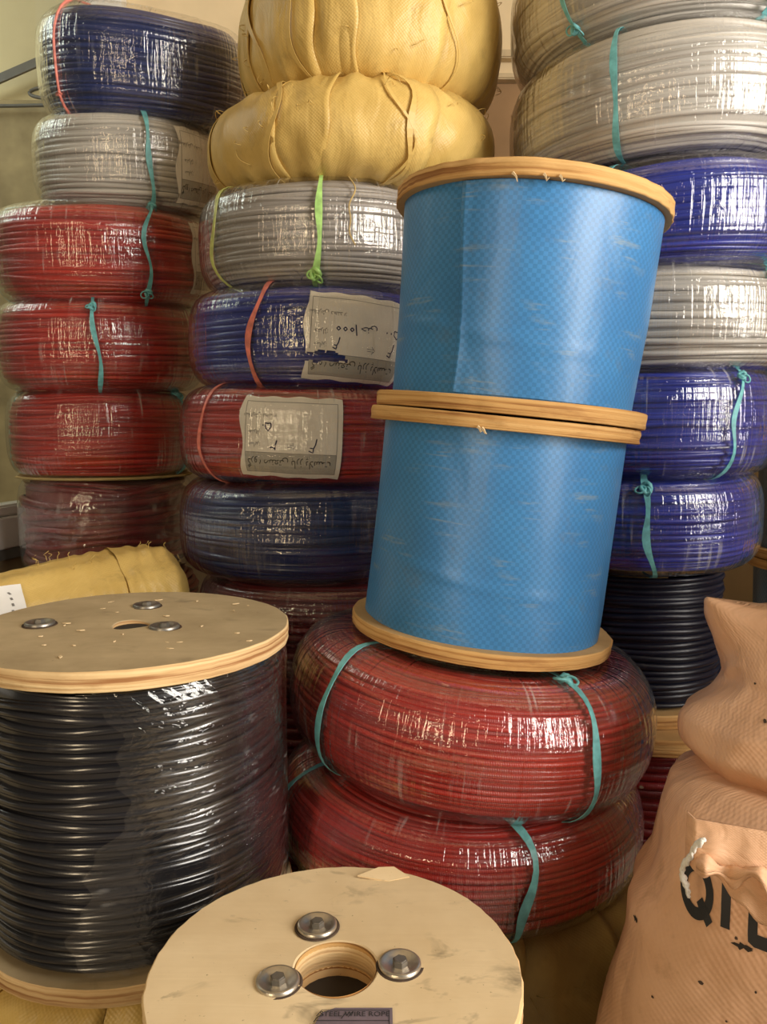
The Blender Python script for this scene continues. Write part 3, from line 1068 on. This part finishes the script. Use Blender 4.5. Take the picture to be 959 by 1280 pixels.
bundle('sacking_bundle', 'flattened yellow sacking bundle lying on the grey coil, lower of two', -0.066, MY, 1.490, 0.300, 0.182, YEL, 31, 2, 0, 2.2, strips=10, slant=0.12, twines=((-0.55, 0.012), (0.33, 0.012), (0.30, 0.006)))
bundle('sacking_bundle', 'tall yellow sacking bundle at the top of the middle stack, upper of two', -0.030, MY, 1.664, 0.276, 0.258, YEL, 32, 3, 1, 2.35, strips=11, slant=0.10, twines=((-0.95, 0.014), (-0.5, 0.010), (0.55, 0.004)))
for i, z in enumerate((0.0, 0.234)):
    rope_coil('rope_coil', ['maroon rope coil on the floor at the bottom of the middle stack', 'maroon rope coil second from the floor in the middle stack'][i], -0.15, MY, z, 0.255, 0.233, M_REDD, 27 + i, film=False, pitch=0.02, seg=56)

# ================================================================== RIGHT STACK
RY = 1.66
RXC = 0.545
t, e = rope_coil('rope_coil', 'blue rope coil with a teal strap knotted in a loop, just above the black reel', 0.528, RY, 0.742, 0.240, 0.182, M_BLUE, 41, 0, -1, pitch=0.0105)
strap(t, -0.20, TEAL, e, 0.013, 0.02, 21, knot=0.068)
t, e = rope_coil('rope_coil', 'bright blue rope coil with a wavy teal strap at its right end', 0.535, RY, 0.926, 0.250, 0.198, M_BLUE, 42, 1, -1, pitch=0.0105)
strap(t, 0.38, TEAL, e, 0.010, 0.03, 22, knot=0.075)
t, e = rope_coil('rope_coil', 'silver rope coil between two blue coils, right of the upper blue spool', 0.552, RY, 1.126, 0.262, 0.182, M_SILV, 43, 2, -1, pitch=0.0115)
strap(t, 0.56, TEAL, e, 0.012, 0.02, 23, s0=0.06, knot=0.075)
t, e = rope_coil('rope_coil', 'blue rope coil under the big silver coils at the upper right', 0.560, RY, 1.310, 0.275, 0.176, M_BLUE, 44, 3, -2, pitch=0.0105)
strap(t, -0.66, TEAL, e, 0.012, 0.01, 24)
t, e = rope_coil('rope_coil', 'large silver grey rope coil with one teal strap, second from the top at right', 0.552, RY, 1.488, 0.294, 0.205, M_SILV, 45, 0, -2, pitch=0.0118, wob=0.55)
strap(t, -0.58, TEAL, e, 0.012, 0.008, 25)
t, e = rope_coil('rope_coil', 'large grey rope coil cut off by the top edge, top of the right stack', 0.555, RY, 1.695, 0.292, 0.215, M_SILV, 46, 0, -1, pitch=0.0118, wob=0.55)
strap(t, -0.93, TEAL, e, 0.010, 0.02, 26, knot=-0.09)
strap(t, 0.28, TEAL, e, 0.012, 0.02, 27)


def rope_reel(name, label, x, y, z, Rf, th, Rw, Hw, mat, seed, face, edge, pitch, hole=0.04, rx=0, ry=0, group=None, top=True, film=False, seg=96, wob=0.3, chip=0.0006):
    """timber reel: flange, rope winding, flange; z = underside"""
    e = empty(name, (x, y, z), (math.radians(rx), math.radians(ry), 0))
    tag(e, label, 'rope reel', group)
    b = flange(Rf, th, hole, seed, face, edge, e, 0.0, chip=chip)
    w = Tor(Rw, Hw, 0.06, 14, seed, 0.35)
    wd = winding(w, pitch, mat, e, seed, seg, wob, -Hw / 2 + 0.004, Hw / 2 - 0.004, 0.05)
    wd.location = (0, 0, th)
    tp = flange(Rf, th, hole, seed + 1, face, edge, e, th + Hw, chip=chip) if top else None
    # drum between the flanges
    V, F = lathe([(hole, 0), (0.075, 0), (0.075, Hw), (hole, Hw)], 40, True)
    d = mesh_obj('drum', V, F, PINE, e)
    d.location = (0, 0, th)
    return e, w, tp, th


# dark reel standing on the red reel at lower right
rope_reel('rope_reel', 'dark red rope reel with a broad timber flange on the floor at lower right', RXC, RY, 0.0, 0.255, 0.032, 0.236, 0.38, M_REDD, 51, PINE, PINE_EDGE, 0.019)
rope_reel('rope_reel', 'black rope reel with a timber flange under the blue coils at right', 0.520, RY, 0.446, 0.205, 0.026, 0.186, 0.268, M_DARKB, 52, PINE, PINE_EDGE, 0.013, top=False)

# blue wrapped spools at the far right edge


def tarp_spool(name, label, x, y, z, R, Rb0, Rb1, H, th, seed, mat, rx=0, ry=0, overlap=None, group='blue wrapped spools', seg=120, axis_off=0.0):
    """timber spool wrapped in blue woven tarpaulin; z underside"""
    e = empty(name, (x, y, z), (math.radians(rx), math.radians(ry), 0))
    tag(e, label, 'wire spool', group)
    flange(R, th, 0.03, seed, PINE, PINE_EDGE, e, 0.0, chip=0.0008)
    flange(R, th, 0.03, seed + 3, PINE, PINE_EDGE, e, H - th, chip=0.0011)
    rng = np.random.default_rng(seed)
    zs = np.linspace(th, H - th, 40)
    phi = np.linspace(-PI, PI, seg, endpoint=False)
    A = rng.uniform(0, 6, 8)

    def rad(ph, zz):
        f = (zz - th) / (H - 2 * th)
        r = Rb0 + (Rb1 - Rb0) * f
        # soft facets and sagging folds of the sheet
        r = r + 0.0016 * np.sin(3 * ph + 3.0 * f + A[0]) + 0.0034 * np.abs(np.sin(2.5 * ph + 1.4 * f + A[1])) - 0.0016 * np.abs(np.sin(1.7 * ph - 3.1 * f + A[4]))
        fold = np.exp(-((f - 0.30 - 0.05 * np.sin(ph * 2 + A[3])) / 0.018) ** 2) * np.clip(np.sin(ph * 1.5 + 2.2), 0, 1)
        r = r + 0.0028 * fold
        dent = np.exp(-(((np.angle(np.exp(1j * (ph + 0.05)))) / 0.28) ** 2 + ((f - 0.35) / 0.3) ** 2))
        return r - 0.003 * dent
    PH, ZZ = np.meshgrid(phi, zs, indexing='ij')
    r = rad(PH, ZZ)
    P = np.stack([r * np.sin(PH), -r * np.cos(PH), ZZ], -1).reshape(-1, 3)
    U = np.stack([(PH * Rb0).ravel(), ZZ.ravel()], -1)
    body = mesh_obj('tarpaulin_wrap', P.tolist(), grid_faces(seg, 40, True), mat, e, U)
    if overlap:
        a, b = overlap
        m, k = 60, 30
        f = np.linspace(0, 1, m)
        z2 = np.linspace(th + 0.002, H - th - 0.002, k)
        PH, ZZ = np.meshgrid(a + (b - a) * f, z2, indexing='ij')
        PH = PH + (1 - f)[:, None] * 0.03 * np.sin(ZZ * 16)
        lift = 0.0022 * (1 - np.linspace(0, 1, m)[:, None] ** 3) + 0.002 * np.exp(-(f[:, None] / 0.02) ** 2)
        r = rad(PH, ZZ) + lift + 0.0006
        P = np.stack([r * np.sin(PH), -r * np.cos(PH), ZZ], -1).reshape(-1, 3)
        r2 = r - 0.0014
        P2 = np.stack([r2 * np.sin(PH), -r2 * np.cos(PH), ZZ], -1).reshape(-1, 3)
        U = np.stack([(PH * Rb0).ravel() + 0.0023, ZZ.ravel()], -1)
        F = grid_faces(m, k) + grid_faces(m, k, False, m * k, True)
        F += [[j, j + 1, j + 1 + m * k, j + m * k] for j in range(k - 1)]
        mesh_obj('tarpaulin_overlap', P.tolist() + P2.tolist(), F, mat, body, np.concatenate([U, U]))
    return e, rad


for i, z in enumerate((0.10, 0.395, 0.690)):
    tarp_spool('wire_spool', ['lowest blue wrapped spool in the shadow at the right edge', 'dark blue wrapped spool behind the peach sacks at the right edge', 'dark blue wrapped spool at the right edge beside the blue coils'][i],
               1.135, 1.98, z - 0.10 * (i == 0), 0.205, 0.186, 0.186, 0.294 + 0.10 * (i == 0), 0.024, 61 + i, TARPD, seg=64)
tarp_spool('wire_spool', 'topmost blue wrapped spool at the right edge behind the silver coil', 1.14, 1.98, 0.985, 0.205, 0.186, 0.186, 0.30, 0.024, 66, TARPD, seg=64)

# ================================================================== BIG RED COILS AND THE LEANING BLUE SPOOLS
bundle('sacking_bundle', 'dirty yellow sacking bundle on the floor under the big red coils', 0.150, 1.27, 0.0, 0.298, 0.325, YELD, 33, 0, 0, 3.6, strips=12, slant=0.25)
t, e = rope_coil('rope_coil', 'big red rope coil lying on the dirty yellow bundle, lower of two', 0.122, 1.27, 0.318, 0.286, 0.168, M_RED, 53, 1, 2, pitch=0.0088, n=2.5, seg=110)
strap(t, 0.19, TEAL, e, 0.014, 0.03, 31, drift=0.10)
strap(t, -1.25, TEAL, e, 0.013, 0.02, 32)
t, e = rope_coil('rope_coil', 'big red rope coil directly beneath the leaning blue spools', 0.1330, 1.28, 0.482, 0.287, 0.194, M_RED, 54, 1, 5.5, pitch=0.0090, n=2.4, seg=110)
strap(t, -0.95, TEAL, e, 0.013, 0.015, 33)
strap(t, 0.50, TEAL, e, 0.013, 0.012, 34, knot=0.125)
SX, SY, SZ = 0.1545, 1.262, 0.688
TI = 5.7
ax = Vector((math.sin(math.radians(TI)), 0, math.cos(math.radians(TI))))
HS = 0.342
e1, rad1 = tarp_spool('wire_spool', 'lower of the two leaning bright blue wrapped spools, standing on the red coil', SX, SY, SZ, 0.206, 0.186, 0.184, HS, 0.020, 71, TARP, 0, TI, None, 'leaning blue wrapped spools')
p2 = Vector((SX, SY, SZ)) + ax * (HS + 0.0015) + Vector((0.006, -0.003, 0))
e2, rad2 = tarp_spool('wire_spool', 'upper of the two leaning bright blue wrapped spools, right beside the silver coils', p2.x, p2.y, p2.z, 0.206, 0.183, 0.191, HS - 0.018, 0.022, 75, TARP, 0, TI, (-0.62, 1.2), 'leaning blue wrapped spools')
# splinters on the rims
rs = random.Random(8)
for en, zz in ((e1, HS - 0.018), (e1, HS - 0.019), (e2, HS - 0.038), (e2, HS - 0.038), (e2, HS - 0.038)):
    a = rs.uniform(-0.6, 0.7)
    r0 = 0.208
    pts = [(r0 * math.sin(a + k * 0.012), -r0 * math.cos(a + k * 0.012), zz - 0.004 * k * rs.uniform(0.3, 1)) for k in range(4)]
    V, F = tube(pts, [0.0025, 0.002, 0.0014, 0.0006], 4)
    mesh_obj('splinter', V, F, PLY_CREAM, en, smooth=False)

# ================================================================== LEFT BLACK REEL
bundle('sacking_bundle', 'yellow sacking bundle on the floor under the black rope reel', -0.344, 1.068, 0.0, 0.225, 0.347, YEL, 34, 0, 0, 3.6, strips=10, slant=0.2)
e, wt, tp, th = rope_reel('rope_reel', 'large black rope reel with a weathered plywood top and three bolts', -0.344, 1.068, 0.348, 0.213, 0.024, 0.203, 0.352, M_BLACK, 81, PLY_GREY, PLY_EDGE, 0.0102, 0.024, seg=128, wob=0.6)
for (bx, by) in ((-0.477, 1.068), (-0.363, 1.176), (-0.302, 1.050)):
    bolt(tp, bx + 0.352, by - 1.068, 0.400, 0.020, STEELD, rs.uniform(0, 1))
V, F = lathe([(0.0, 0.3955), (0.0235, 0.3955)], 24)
mesh_obj('hole_shade_disc', V, F, HOLE_SHADE, e)  # dark disc just under the top, stands in for shade inside the hole
fs = film_skin(wt, e, 7, 0.004, FILM_HEAVY, 0.10, 2.4, -0.165, 0.172, 110, 60, 2.4, 'stretch_film', 0.22)
fs.location = (0, 0, th)
for k in range(26):
    a, r = rs.uniform(0, 2 * PI), rs.uniform(0.03, 0.2)
    L = rs.uniform(0.002, 0.006)
    ang = rs.uniform(0, PI)
    dx, dy = L * math.cos(ang), L * math.sin(ang)
    c = bent_board('wood_chip', [(-dx, -dy), (dy * 0.4, -dx * 0.4), (dx, dy), (-dy * 0.4, dx * 0.4)], 0.0012, PLY_CREAM, tp)
    c.location = (r * math.sin(a), -r * math.cos(a), 0.4005)

# ================================================================== FRONT PLYWOOD REEL
FX, FY = -0.046, 0.718
e, wt, tp, th = rope_reel('rope_reel', 'wooden reel with a clean cream plywood top and open centre hole in front', FX, FY, 0.0, 0.178, 0.028, 0.150, 0.444, M_BLACK, 91, PLY_CREAM, PLY_EDGE, 0.013, 0.040, seg=64)
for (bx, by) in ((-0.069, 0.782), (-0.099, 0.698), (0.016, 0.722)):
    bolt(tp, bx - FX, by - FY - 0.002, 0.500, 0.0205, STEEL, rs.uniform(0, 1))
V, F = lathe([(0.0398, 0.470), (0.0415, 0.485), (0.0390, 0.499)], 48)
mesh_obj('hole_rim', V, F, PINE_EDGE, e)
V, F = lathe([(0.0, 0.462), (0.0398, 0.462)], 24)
mesh_obj('hole_shade_floor', V, F, HOLE_SHADE, e)  # dark disc painting the shade at the bottom of the open hole
c = bent_board('veneer_flake', [(-0.030, -0.006), (-0.006, 0.008), (0.012, 0.010), (0.030, -0.004), (0.006, -0.012)], 0.002, PLY_CREAM, tp)
c.location = (0.046, 0.158, 0.5015)
c.rotation_euler = (0.25, 0.05, 0)
# printed metal plate
pl = bent_board('name_plate', [(-0.040, -0.035), (0.033, -0.040), (0.033, 0.0), (-0.018, 0.0), (-0.030, -0.006)], 0.0012, mat_plain('purple_grey_plate', (0.22, 0.17, 0.20), 0.4, 0.5, 0.3, 0.12, 40), tp)
pl.location = (-0.0265 + 0.0, -0.058, 0.5005)
pl.location = (0.021, -0.056, 0.5005)
V2, F2 = text_tris('STEEL WIRE ROPE', 0.0085)
tx = mesh_obj('printed_text', [(x * 0.92, y, 0.0018) for x, y in V2], F2, INK, pl, smooth=False)
tx.location = (-0.0005, -0.0085, 0)
VV, FF = [], []
for seg_ in ([(-0.030, -0.0035), (0.030, -0.0035)], [(0.030, -0.0035), (0.030, -0.035)], [(-0.034, -0.0160), (0.030, -0.0160)]):
    v2, f2 = stroke(seg_, 0.0007)
    b_ = len(VV)
    VV += [(x, y, 0.0017) for x, y in v2]
    FF += [[k + b_ for k in q] for q in f2]
for seg_ in ([(-0.034, -0.011), (-0.030, -0.004), (-0.028, -0.010), (-0.033, -0.012), (-0.036, -0.018)], [(-0.012, -0.014), (-0.008, -0.006), (-0.006, -0.012), (-0.002, -0.005)]):
    v2, f2 = stroke(seg_, 0.0009)
    b_ = len(VV)
    VV += [(x, y, 0.0019) for x, y in v2]
    FF += [[k + b_ for k in q] for q in f2]
mesh_obj('printed_lines', VV, FF, INK, pl, smooth=False)

# ================================================================== YELLOW ROLL BEHIND THE BLACK REEL
for i, z in enumerate((0.0, 0.275)):
    rope_coil('rope_coil', ['maroon rope coil on the floor beneath the yellow roll', 'maroon rope coil right beneath the yellow roll'][i], -0.62, 1.47, z, 0.215, 0.272, M_REDD, 37 + i, film=False, pitch=0.02, seg=56)
A, B = Vector((-0.95, 1.215, 0.640)), Vector((-0.415, 1.60, 0.672))
ra = (B - A).normalized()
rl = (B - A).length
roll = empty('sacking_roll', (A.x, A.y, A.z - 0.10))
tag(roll, 'long yellow sacking roll lying behind the black reel, with a white tag', 'sacking roll')
rv = ra.cross(Vector((0, 0, 1))).normalized()   # towards the camera, right
ru = rv.cross(ra).normalized()


def roll_pt(u, a, off=0.0):
    """u 0..1 along, a angle from the top towards the camera"""
    r = 0.105 + 0.006 * math.sin(u * 9) + 0.004 * math.sin(3 * a + u * 12) + 0.0025 * math.sin(11 * a + 5 * u)
    d = (1 - u) * rl
    if d < 0.05:
        r *= math.sqrt(max(0.0, 1 - ((0.05 - d) / 0.05) ** 2 * 0.75))
    r += 0.002 * math.sin(u * 120 + 2 * math.sin(a * 2)) * (1 if u > 0.7 else 0.3)
    return A + ra * (u * rl) + (ru * math.cos(a) + rv * math.sin(a)) * (r + off) - Vector((A.x, A.y, A.z - 0.10))


V, U = [], []
nu, na = 120, 48
for i in range(nu):
    for j in range(na):
        u, a = i / (nu - 1), 2 * PI * j / (na - 1)
        V.append(roll_pt(u, a))
        U.append((u * rl, a * 0.11))
F = grid_faces(nu, na)
F.append([(nu - 1) * na + j for j in range(na - 1)])
F.append([j for j in range(na - 1)][::-1])
mesh_obj('roll_body', V, F, YEL, roll, U)
V, U = [], []
for i in range(30):
    for j in range(30):
        u, a = 0.80 + 0.19 * i / 29, -1.2 + 3.4 * j / 29 + 0.1 * math.sin(i)
        V.append(roll_pt(u, a, 0.0035 + 0.002 * math.sin(j * 0.7)))
        U.append((u * rl, a * 0.11))
mesh_obj('end_fold', V, grid_faces(30, 30), YEL, roll, U)
V, U = [], []
for i in range(10):
    for j in range(12):
        u, a = 0.30 + 0.235 * i / 9, 0.62 + 0.75 * j / 11
        V.append(roll_pt(u, a, 0.004 + 0.001 * math.sin(i)))
pt_ = mesh_obj('paper_tag', V, grid_faces(10, 12), PAPERW, roll)
pt_['label'] = 'white paper tag'
VV, FF = [], []
for k in range(3):
    for q in range(5):
        v2, f2 = stroke([(0.50 - 0.045 * k + 0.004 * math.sin(q), 0.75 + q * 0.11), (0.505 - 0.045 * k, 0.80 + q * 0.11)], 0.006)
        b_ = len(VV)
        VV += [roll_pt(x, y, 0.0058) for x, y in v2]
        FF += [[w_ + b_ for w_ in g] for g in f2]
mesh_obj('handwriting', VV, FF, INKF, pt_, smooth=False)
for k in range(14):
    u0, a0 = rs.uniform(0.5, 0.99), rs.uniform(-0.2, 0.5)
    p = [roll_pt(u0 + 0.003 * j * rs.uniform(-1, 1), a0, 0.002 + 0.004 * j) for j in range(5)]
    V, F = tube(p, 0.0006, 4)
    mesh_obj('loose_thread', V, F, YEL, roll)


# ================================================================== PEACH SACKS
def sack(name, label, rings, pulls, seed, nphi=120, nz=110, wr=1.0, ex=2.6, turn=-0.4):
    """rings: (z, cx, cy, half width, half depth); pulls: (centre, vector, radius)"""
    zs = [r[0] for r in rings]
    par = [np.interp(np.linspace(0, 1, nz), np.linspace(0, 1, len(rings)), [r[k] for r in rings]) for k in range(5)]
    # smooth the table
    for k in range(5):
        for _ in range(3):
            par[k][1:-1] = (par[k][:-2] + 2 * par[k][1:-1] + par[k][2:]) / 4
    x0, y0 = par[1].mean(), par[2].mean()
    e = empty(name, (x0, y0, zs[0]))
    tag(e, label, 'sack', 'peach woven sacks')
    V, U = [], []
    for j in range(nz):
        for i in range(nphi):
            a = -PI + 2 * PI * i / nphi
            c, s_ = math.sin(a), -math.cos(a)
            f = (abs(c) ** ex + abs(s_) ** ex) ** (-1 / ex)
            lx, ly = par[3][j] * c * f, par[4][j] * s_ * f
            ct, sn = math.cos(turn), math.sin(turn)
            p = Vector((par[1][j] + lx * ct - ly * sn, par[2][j] + lx * sn + ly * ct, par[0][j]))
            nrm = Vector((c * ct - s_ * sn, c * sn + s_ * ct, 0))
            q = p * 5 + Vector((seed, 0, 0))
            d = 0.020 * noise.noise(q) + 0.010 * noise.noise(q * 2.3) + 0.0055 * (1 - abs(noise.noise(Vector((q.x * 2.0, q.y * 2.0, q.z * 0.9)) * 2.2)) * 2)
            fade = min(1.0, par[3][j] / 0.08)
            p = p + nrm * d * wr * fade
            for pc, pvv, pr in pulls:
                dd = (p - pc).length / pr
                if dd < 2.5:
                    p = p + pvv * math.exp(-dd * dd)
            V.append(p - Vector((x0, y0, zs[0])))
            U.append((a * 0.24, par[0][j] * 1.0 + 0.0))
    F = []
    for j in range(nz - 1):
        for i in range(nphi):
            i2 = (i + 1) % nphi
            F.append([j * nphi + i, j * nphi + i2, (j + 1) * nphi + i2, (j + 1) * nphi + i])
    F.append([i for i in range(nphi)][::-1])
    F.append([(nz - 1) * nphi + i for i in range(nphi)])
    o = mesh_obj('sack_body', V, F, PEACH, e, U)
    bvh = BVHTree.FromPolygons([v + Vector((x0, y0, zs[0])) for v in V], F)
    return e, bvh, Vector((x0, y0, zs[0]))


FO = Vector((0.311, 0.784, 0))            # a point of the lettered face, its rightward and outward directions
FR = Vector((0.921, -0.389, 0))
FN = Vector((-0.389, -0.921, 0))


def on_sack(bvh, org, a, z, off=0.0012):
    """point on the lettered face, a metres to the right of its reference line, at height z"""
    st = FO + FR * a + FN * 0.3
    st.z = z
    h, n, _, _ = bvh.ray_cast(st, -FN)
    if h is None:
        h, n = FO + FR * a + Vector((0, 0, z)), FN
    if n.dot(FN) < 0:
        n = -n
    return h + n * off - org


Vc = Vector
es, bl, ol = sack('woven_sack', 'peach woven sack with stencilled black letters standing on the floor', [
    (0.0, 0.555, 0.865, 0.20, 0.13), (0.02, 0.555, 0.865, 0.25, 0.15), (0.15, 0.555, 0.865, 0.268, 0.165), (0.24, 0.555, 0.865, 0.268, 0.17), (0.283, 0.555, 0.865, 0.273, 0.17), (0.327, 0.555, 0.865, 0.266, 0.168), (0.405, 0.555, 0.865, 0.252, 0.165),
    (0.449, 0.555, 0.867, 0.248, 0.162), (0.481, 0.555, 0.87, 0.228, 0.158), (0.535, 0.56, 0.875, 0.222, 0.152), (0.575, 0.57, 0.88, 0.222, 0.14), (0.595, 0.58, 0.89, 0.20, 0.11), (0.603, 0.59, 0.90, 0.13, 0.06), (0.605, 0.59, 0.90, 0.04, 0.02)],
    [(Vc((0.30, 0.90, 0.24)), Vc((-0.03, -0.01, -0.01)), 0.06)], 3, ex=3.4, wr=0.8)
eu, bu, ou = sack('woven_sack', 'peach woven sack slumped on top of the lettered sack', [
    (0.575, 0.640, 0.92, 0.10, 0.06), (0.578, 0.640, 0.92, 0.20, 0.13), (0.592, 0.640, 0.92, 0.228, 0.15), (0.620, 0.640, 0.92, 0.248, 0.155), (0.650, 0.645, 0.93, 0.248, 0.14), (0.670, 0.65, 0.94, 0.228, 0.12),
    (0.690, 0.655, 0.955, 0.208, 0.10), (0.72, 0.66, 0.97, 0.205, 0.08), (0.745, 0.665, 0.98, 0.205, 0.06), (0.762, 0.665, 0.985, 0.20, 0.04), (0.768, 0.665, 0.985, 0.18, 0.02)],
    [(Vc((0.485, 1.05, 0.755)), Vc((-0.062, -0.01, 0.030)), 0.030), (Vc((0.58, 1.00, 0.765)), Vc((0, 0, 0.035)), 0.06), (Vc((0.42, 1.0, 0.64)), Vc((-0.02, -0.01, 0.0)), 0.035)], 9, ex=2.6, wr=1.35)

sack('woven_sack', 'unseen tall peach woven sack added at far right to shade the lower right', [  # added out of view to block doorway light from the lower right
    (0.0, 1.15, 0.60, 0.18, 0.17), (0.03, 1.15, 0.60, 0.23, 0.21), (0.3, 1.15, 0.60, 0.255, 0.235), (0.6, 1.15, 0.60, 0.25, 0.23), (0.95, 1.15, 0.60, 0.25, 0.225), (1.15, 1.15, 0.60, 0.24, 0.20), (1.28, 1.15, 0.60, 0.17, 0.13), (1.30, 1.15, 0.60, 0.05, 0.03)], [], 17, nphi=72, nz=60, turn=0.0)
# stencilled letters on the lower sack
VV, FF = [], []


def sten(V2, F2, cx, cz, sx, sz):
    b_ = len(VV)
    VV.extend(on_sack(bl, ol, cx + x * sx, cz + y * sz, 0.0015) for x, y in V2)
    FF.extend([[k + b_ for k in q] for q in F2])


qv, qf = stroke([(0.5 * math.sin(a), 0.5 * math.cos(a)) for a in np.linspace(0, 2 * PI, 40)], 0.27)
sten(qv, qf, 0.014, 0.517, 0.0265, 0.043)
sten(*stroke(dense([(0.12, -0.18), (0.5, -0.62)], 8), 0.26), 0.014, 0.517, 0.028, 0.042)
sten(*stroke(dense([(0, 0.5), (0, -0.5)], 10), 0.30), 0.043, 0.515, 0.030, 0.043)
sten(*stroke(dense([(0, 0.5), (0, -0.5), (0.55, -0.5)], 10), 0.30), 0.069, 0.513, 0.030, 0.043)
o = mesh_obj('stencilled_letters', VV, FF, INK, es, smooth=False)
o['label'] = 'black stencilled letters'


def loft_patch(name, fn, nu, nv, mat, parent, th=0.003, uvs=0.25):
    V, U = [], []
    for k in (0, 1):
        for i in range(nu):
            for j in range(nv):
                p, n = fn(i / (nu - 1), j / (nv - 1))
                V.append(p - n * (th * k))
                U.append((i / (nu - 1) * uvs, j / (nv - 1) * uvs))
    F = grid_faces(nu, nv) + grid_faces(nu, nv, False, nu * nv, True)
    b = nu * nv
    for i in range(nu - 1):
        F.append([i * nv, i * nv + b, (i + 1) * nv + b, (i + 1) * nv])
        q = i * nv + nv - 1
        F.append([q, q + nv, q + nv + b, q + b])
    for j in range(nv - 1):
        F.append([j, j + 1, j + 1 + b, j + b])
        q = (nu - 1) * nv + j
        F.append([q, q + b, q + 1 + b, q + 1])
    return mesh_obj(name, V, F, mat, parent, U)


# the puckered seam flap of the upper sack hanging over the letters
def flap(u, v):
    a = 0.001 + 0.16 * u
    ztop = 0.625
    zbot = 0.578 - 0.85 * max(0.0, a - 0.026) + 0.003 * math.sin(u * 40)
    z = ztop + (zbot - ztop) * v
    n = 0.016 + 0.016 * math.sin(min(1, v * 1.3) * PI * 0.6) - 0.004 * math.sin(u * 26 + 2 * v) * v
    if u < 0.05:
        n -= 0.014 * (0.05 - u) / 0.05
    p = FO + FR * a + FN * n
    p.z = z
    return p - ou, FN


loft_patch('seam_flap', flap, 60, 24, PEACH, eu)


def pucker(u, v):
    t_a = 2 * PI * v
    a = 0.012 + 0.15 * u
    z = 0.588 - 0.10 * max(0.0, u - 0.3) + 0.012 * math.sin(u * 19 + 0.8) * min(1, u * 3)
    r = 0.0070 * (1 + 0.55 * math.sin(u * 33)) + 0.0022 * math.sin(3 * t_a + u * 20)
    n = FN * math.cos(t_a) + Vector((0, 0, math.sin(t_a)))
    p = FO + FR * a + FN * (0.034 + 0.006 * math.sin(u * 22))
    p.z = z
    return p + n * r - ou, n


loft_patch('puckered_seam', pucker, 60, 14, PEACH, eu, 0.0015)
# loose ear of the lower sack on the left and the white tie string
pts = []
for i in range(22):
    f = i / 21
    sa = 0.006 - 0.004 * f + 0.004 * math.sin(f * 8) + (0.012 * (1 - f * 6) if f < 0.16 else 0)
    p = FO + FR * sa + FN * (0.045 - 0.034 * f)
    p.z = 0.620 - 0.080 * f
    pts.append(p)
so = pts[0].copy()
st = empty('white_string', pts[-1])
tag(st, 'white twisted string hanging over the stencilled letters of the sack', 'string')
for k in range(2):
    q = [p - pts[-1] + Vector((0.0016 * math.cos(i * 1.3 + PI * k), 0, 0.0016 * math.sin(i * 1.3 + PI * k))) for i, p in enumerate(pts)]
    V, F = tube(q, [0.0022 + 0.0006 * math.sin(i * 0.9) for i in range(len(q))], 6)
    mesh_obj('strand', V, F, mat_plain('white_cotton', (0.80, 0.78, 0.72), 0.8, 0.2, 0, 0.1, 200), st)
# small holes and tears in the sacks
for k in range(9):
    a0, z0 = rs.uniform(-0.05, 0.10), rs.uniform(0.36, 0.49) if k < 5 else rs.uniform(0.63, 0.72)
    n = 8
    w = rs.uniform(0.0012, 0.0026)
    B_, O_, E_ = (bl, ol, es) if k < 5 else (bu, ou, eu)
    VV = [on_sack(B_, O_, a0 + w * math.cos(2 * PI * j / n) * rs.uniform(0.6, 1.2), z0 + w * math.sin(2 * PI * j / n) * rs.uniform(0.6, 1.2), 0.0012) for j in range(n)]
    mesh_obj('hole', VV, [list(range(n))], DARK_MARK, E_, smooth=False)
for (x, z, w, h) in ((0.060, 0.482, 0.012, 0.004), (-0.05, 0.45, 0.003, 0.003)):
    n = 14
    VV = [on_sack(bl, ol, x + w * math.cos(2 * PI * k / n) * (0.7 + 0.3 * math.sin(k * 2.1)), z + h * math.sin(2 * PI * k / n) * (0.7 + 0.4 * math.sin(k * 3.3)), 0.0012) for k in range(n)]
    mesh_obj('tear', VV, [list(range(n))], HOLE_SHADE, es, smooth=False)
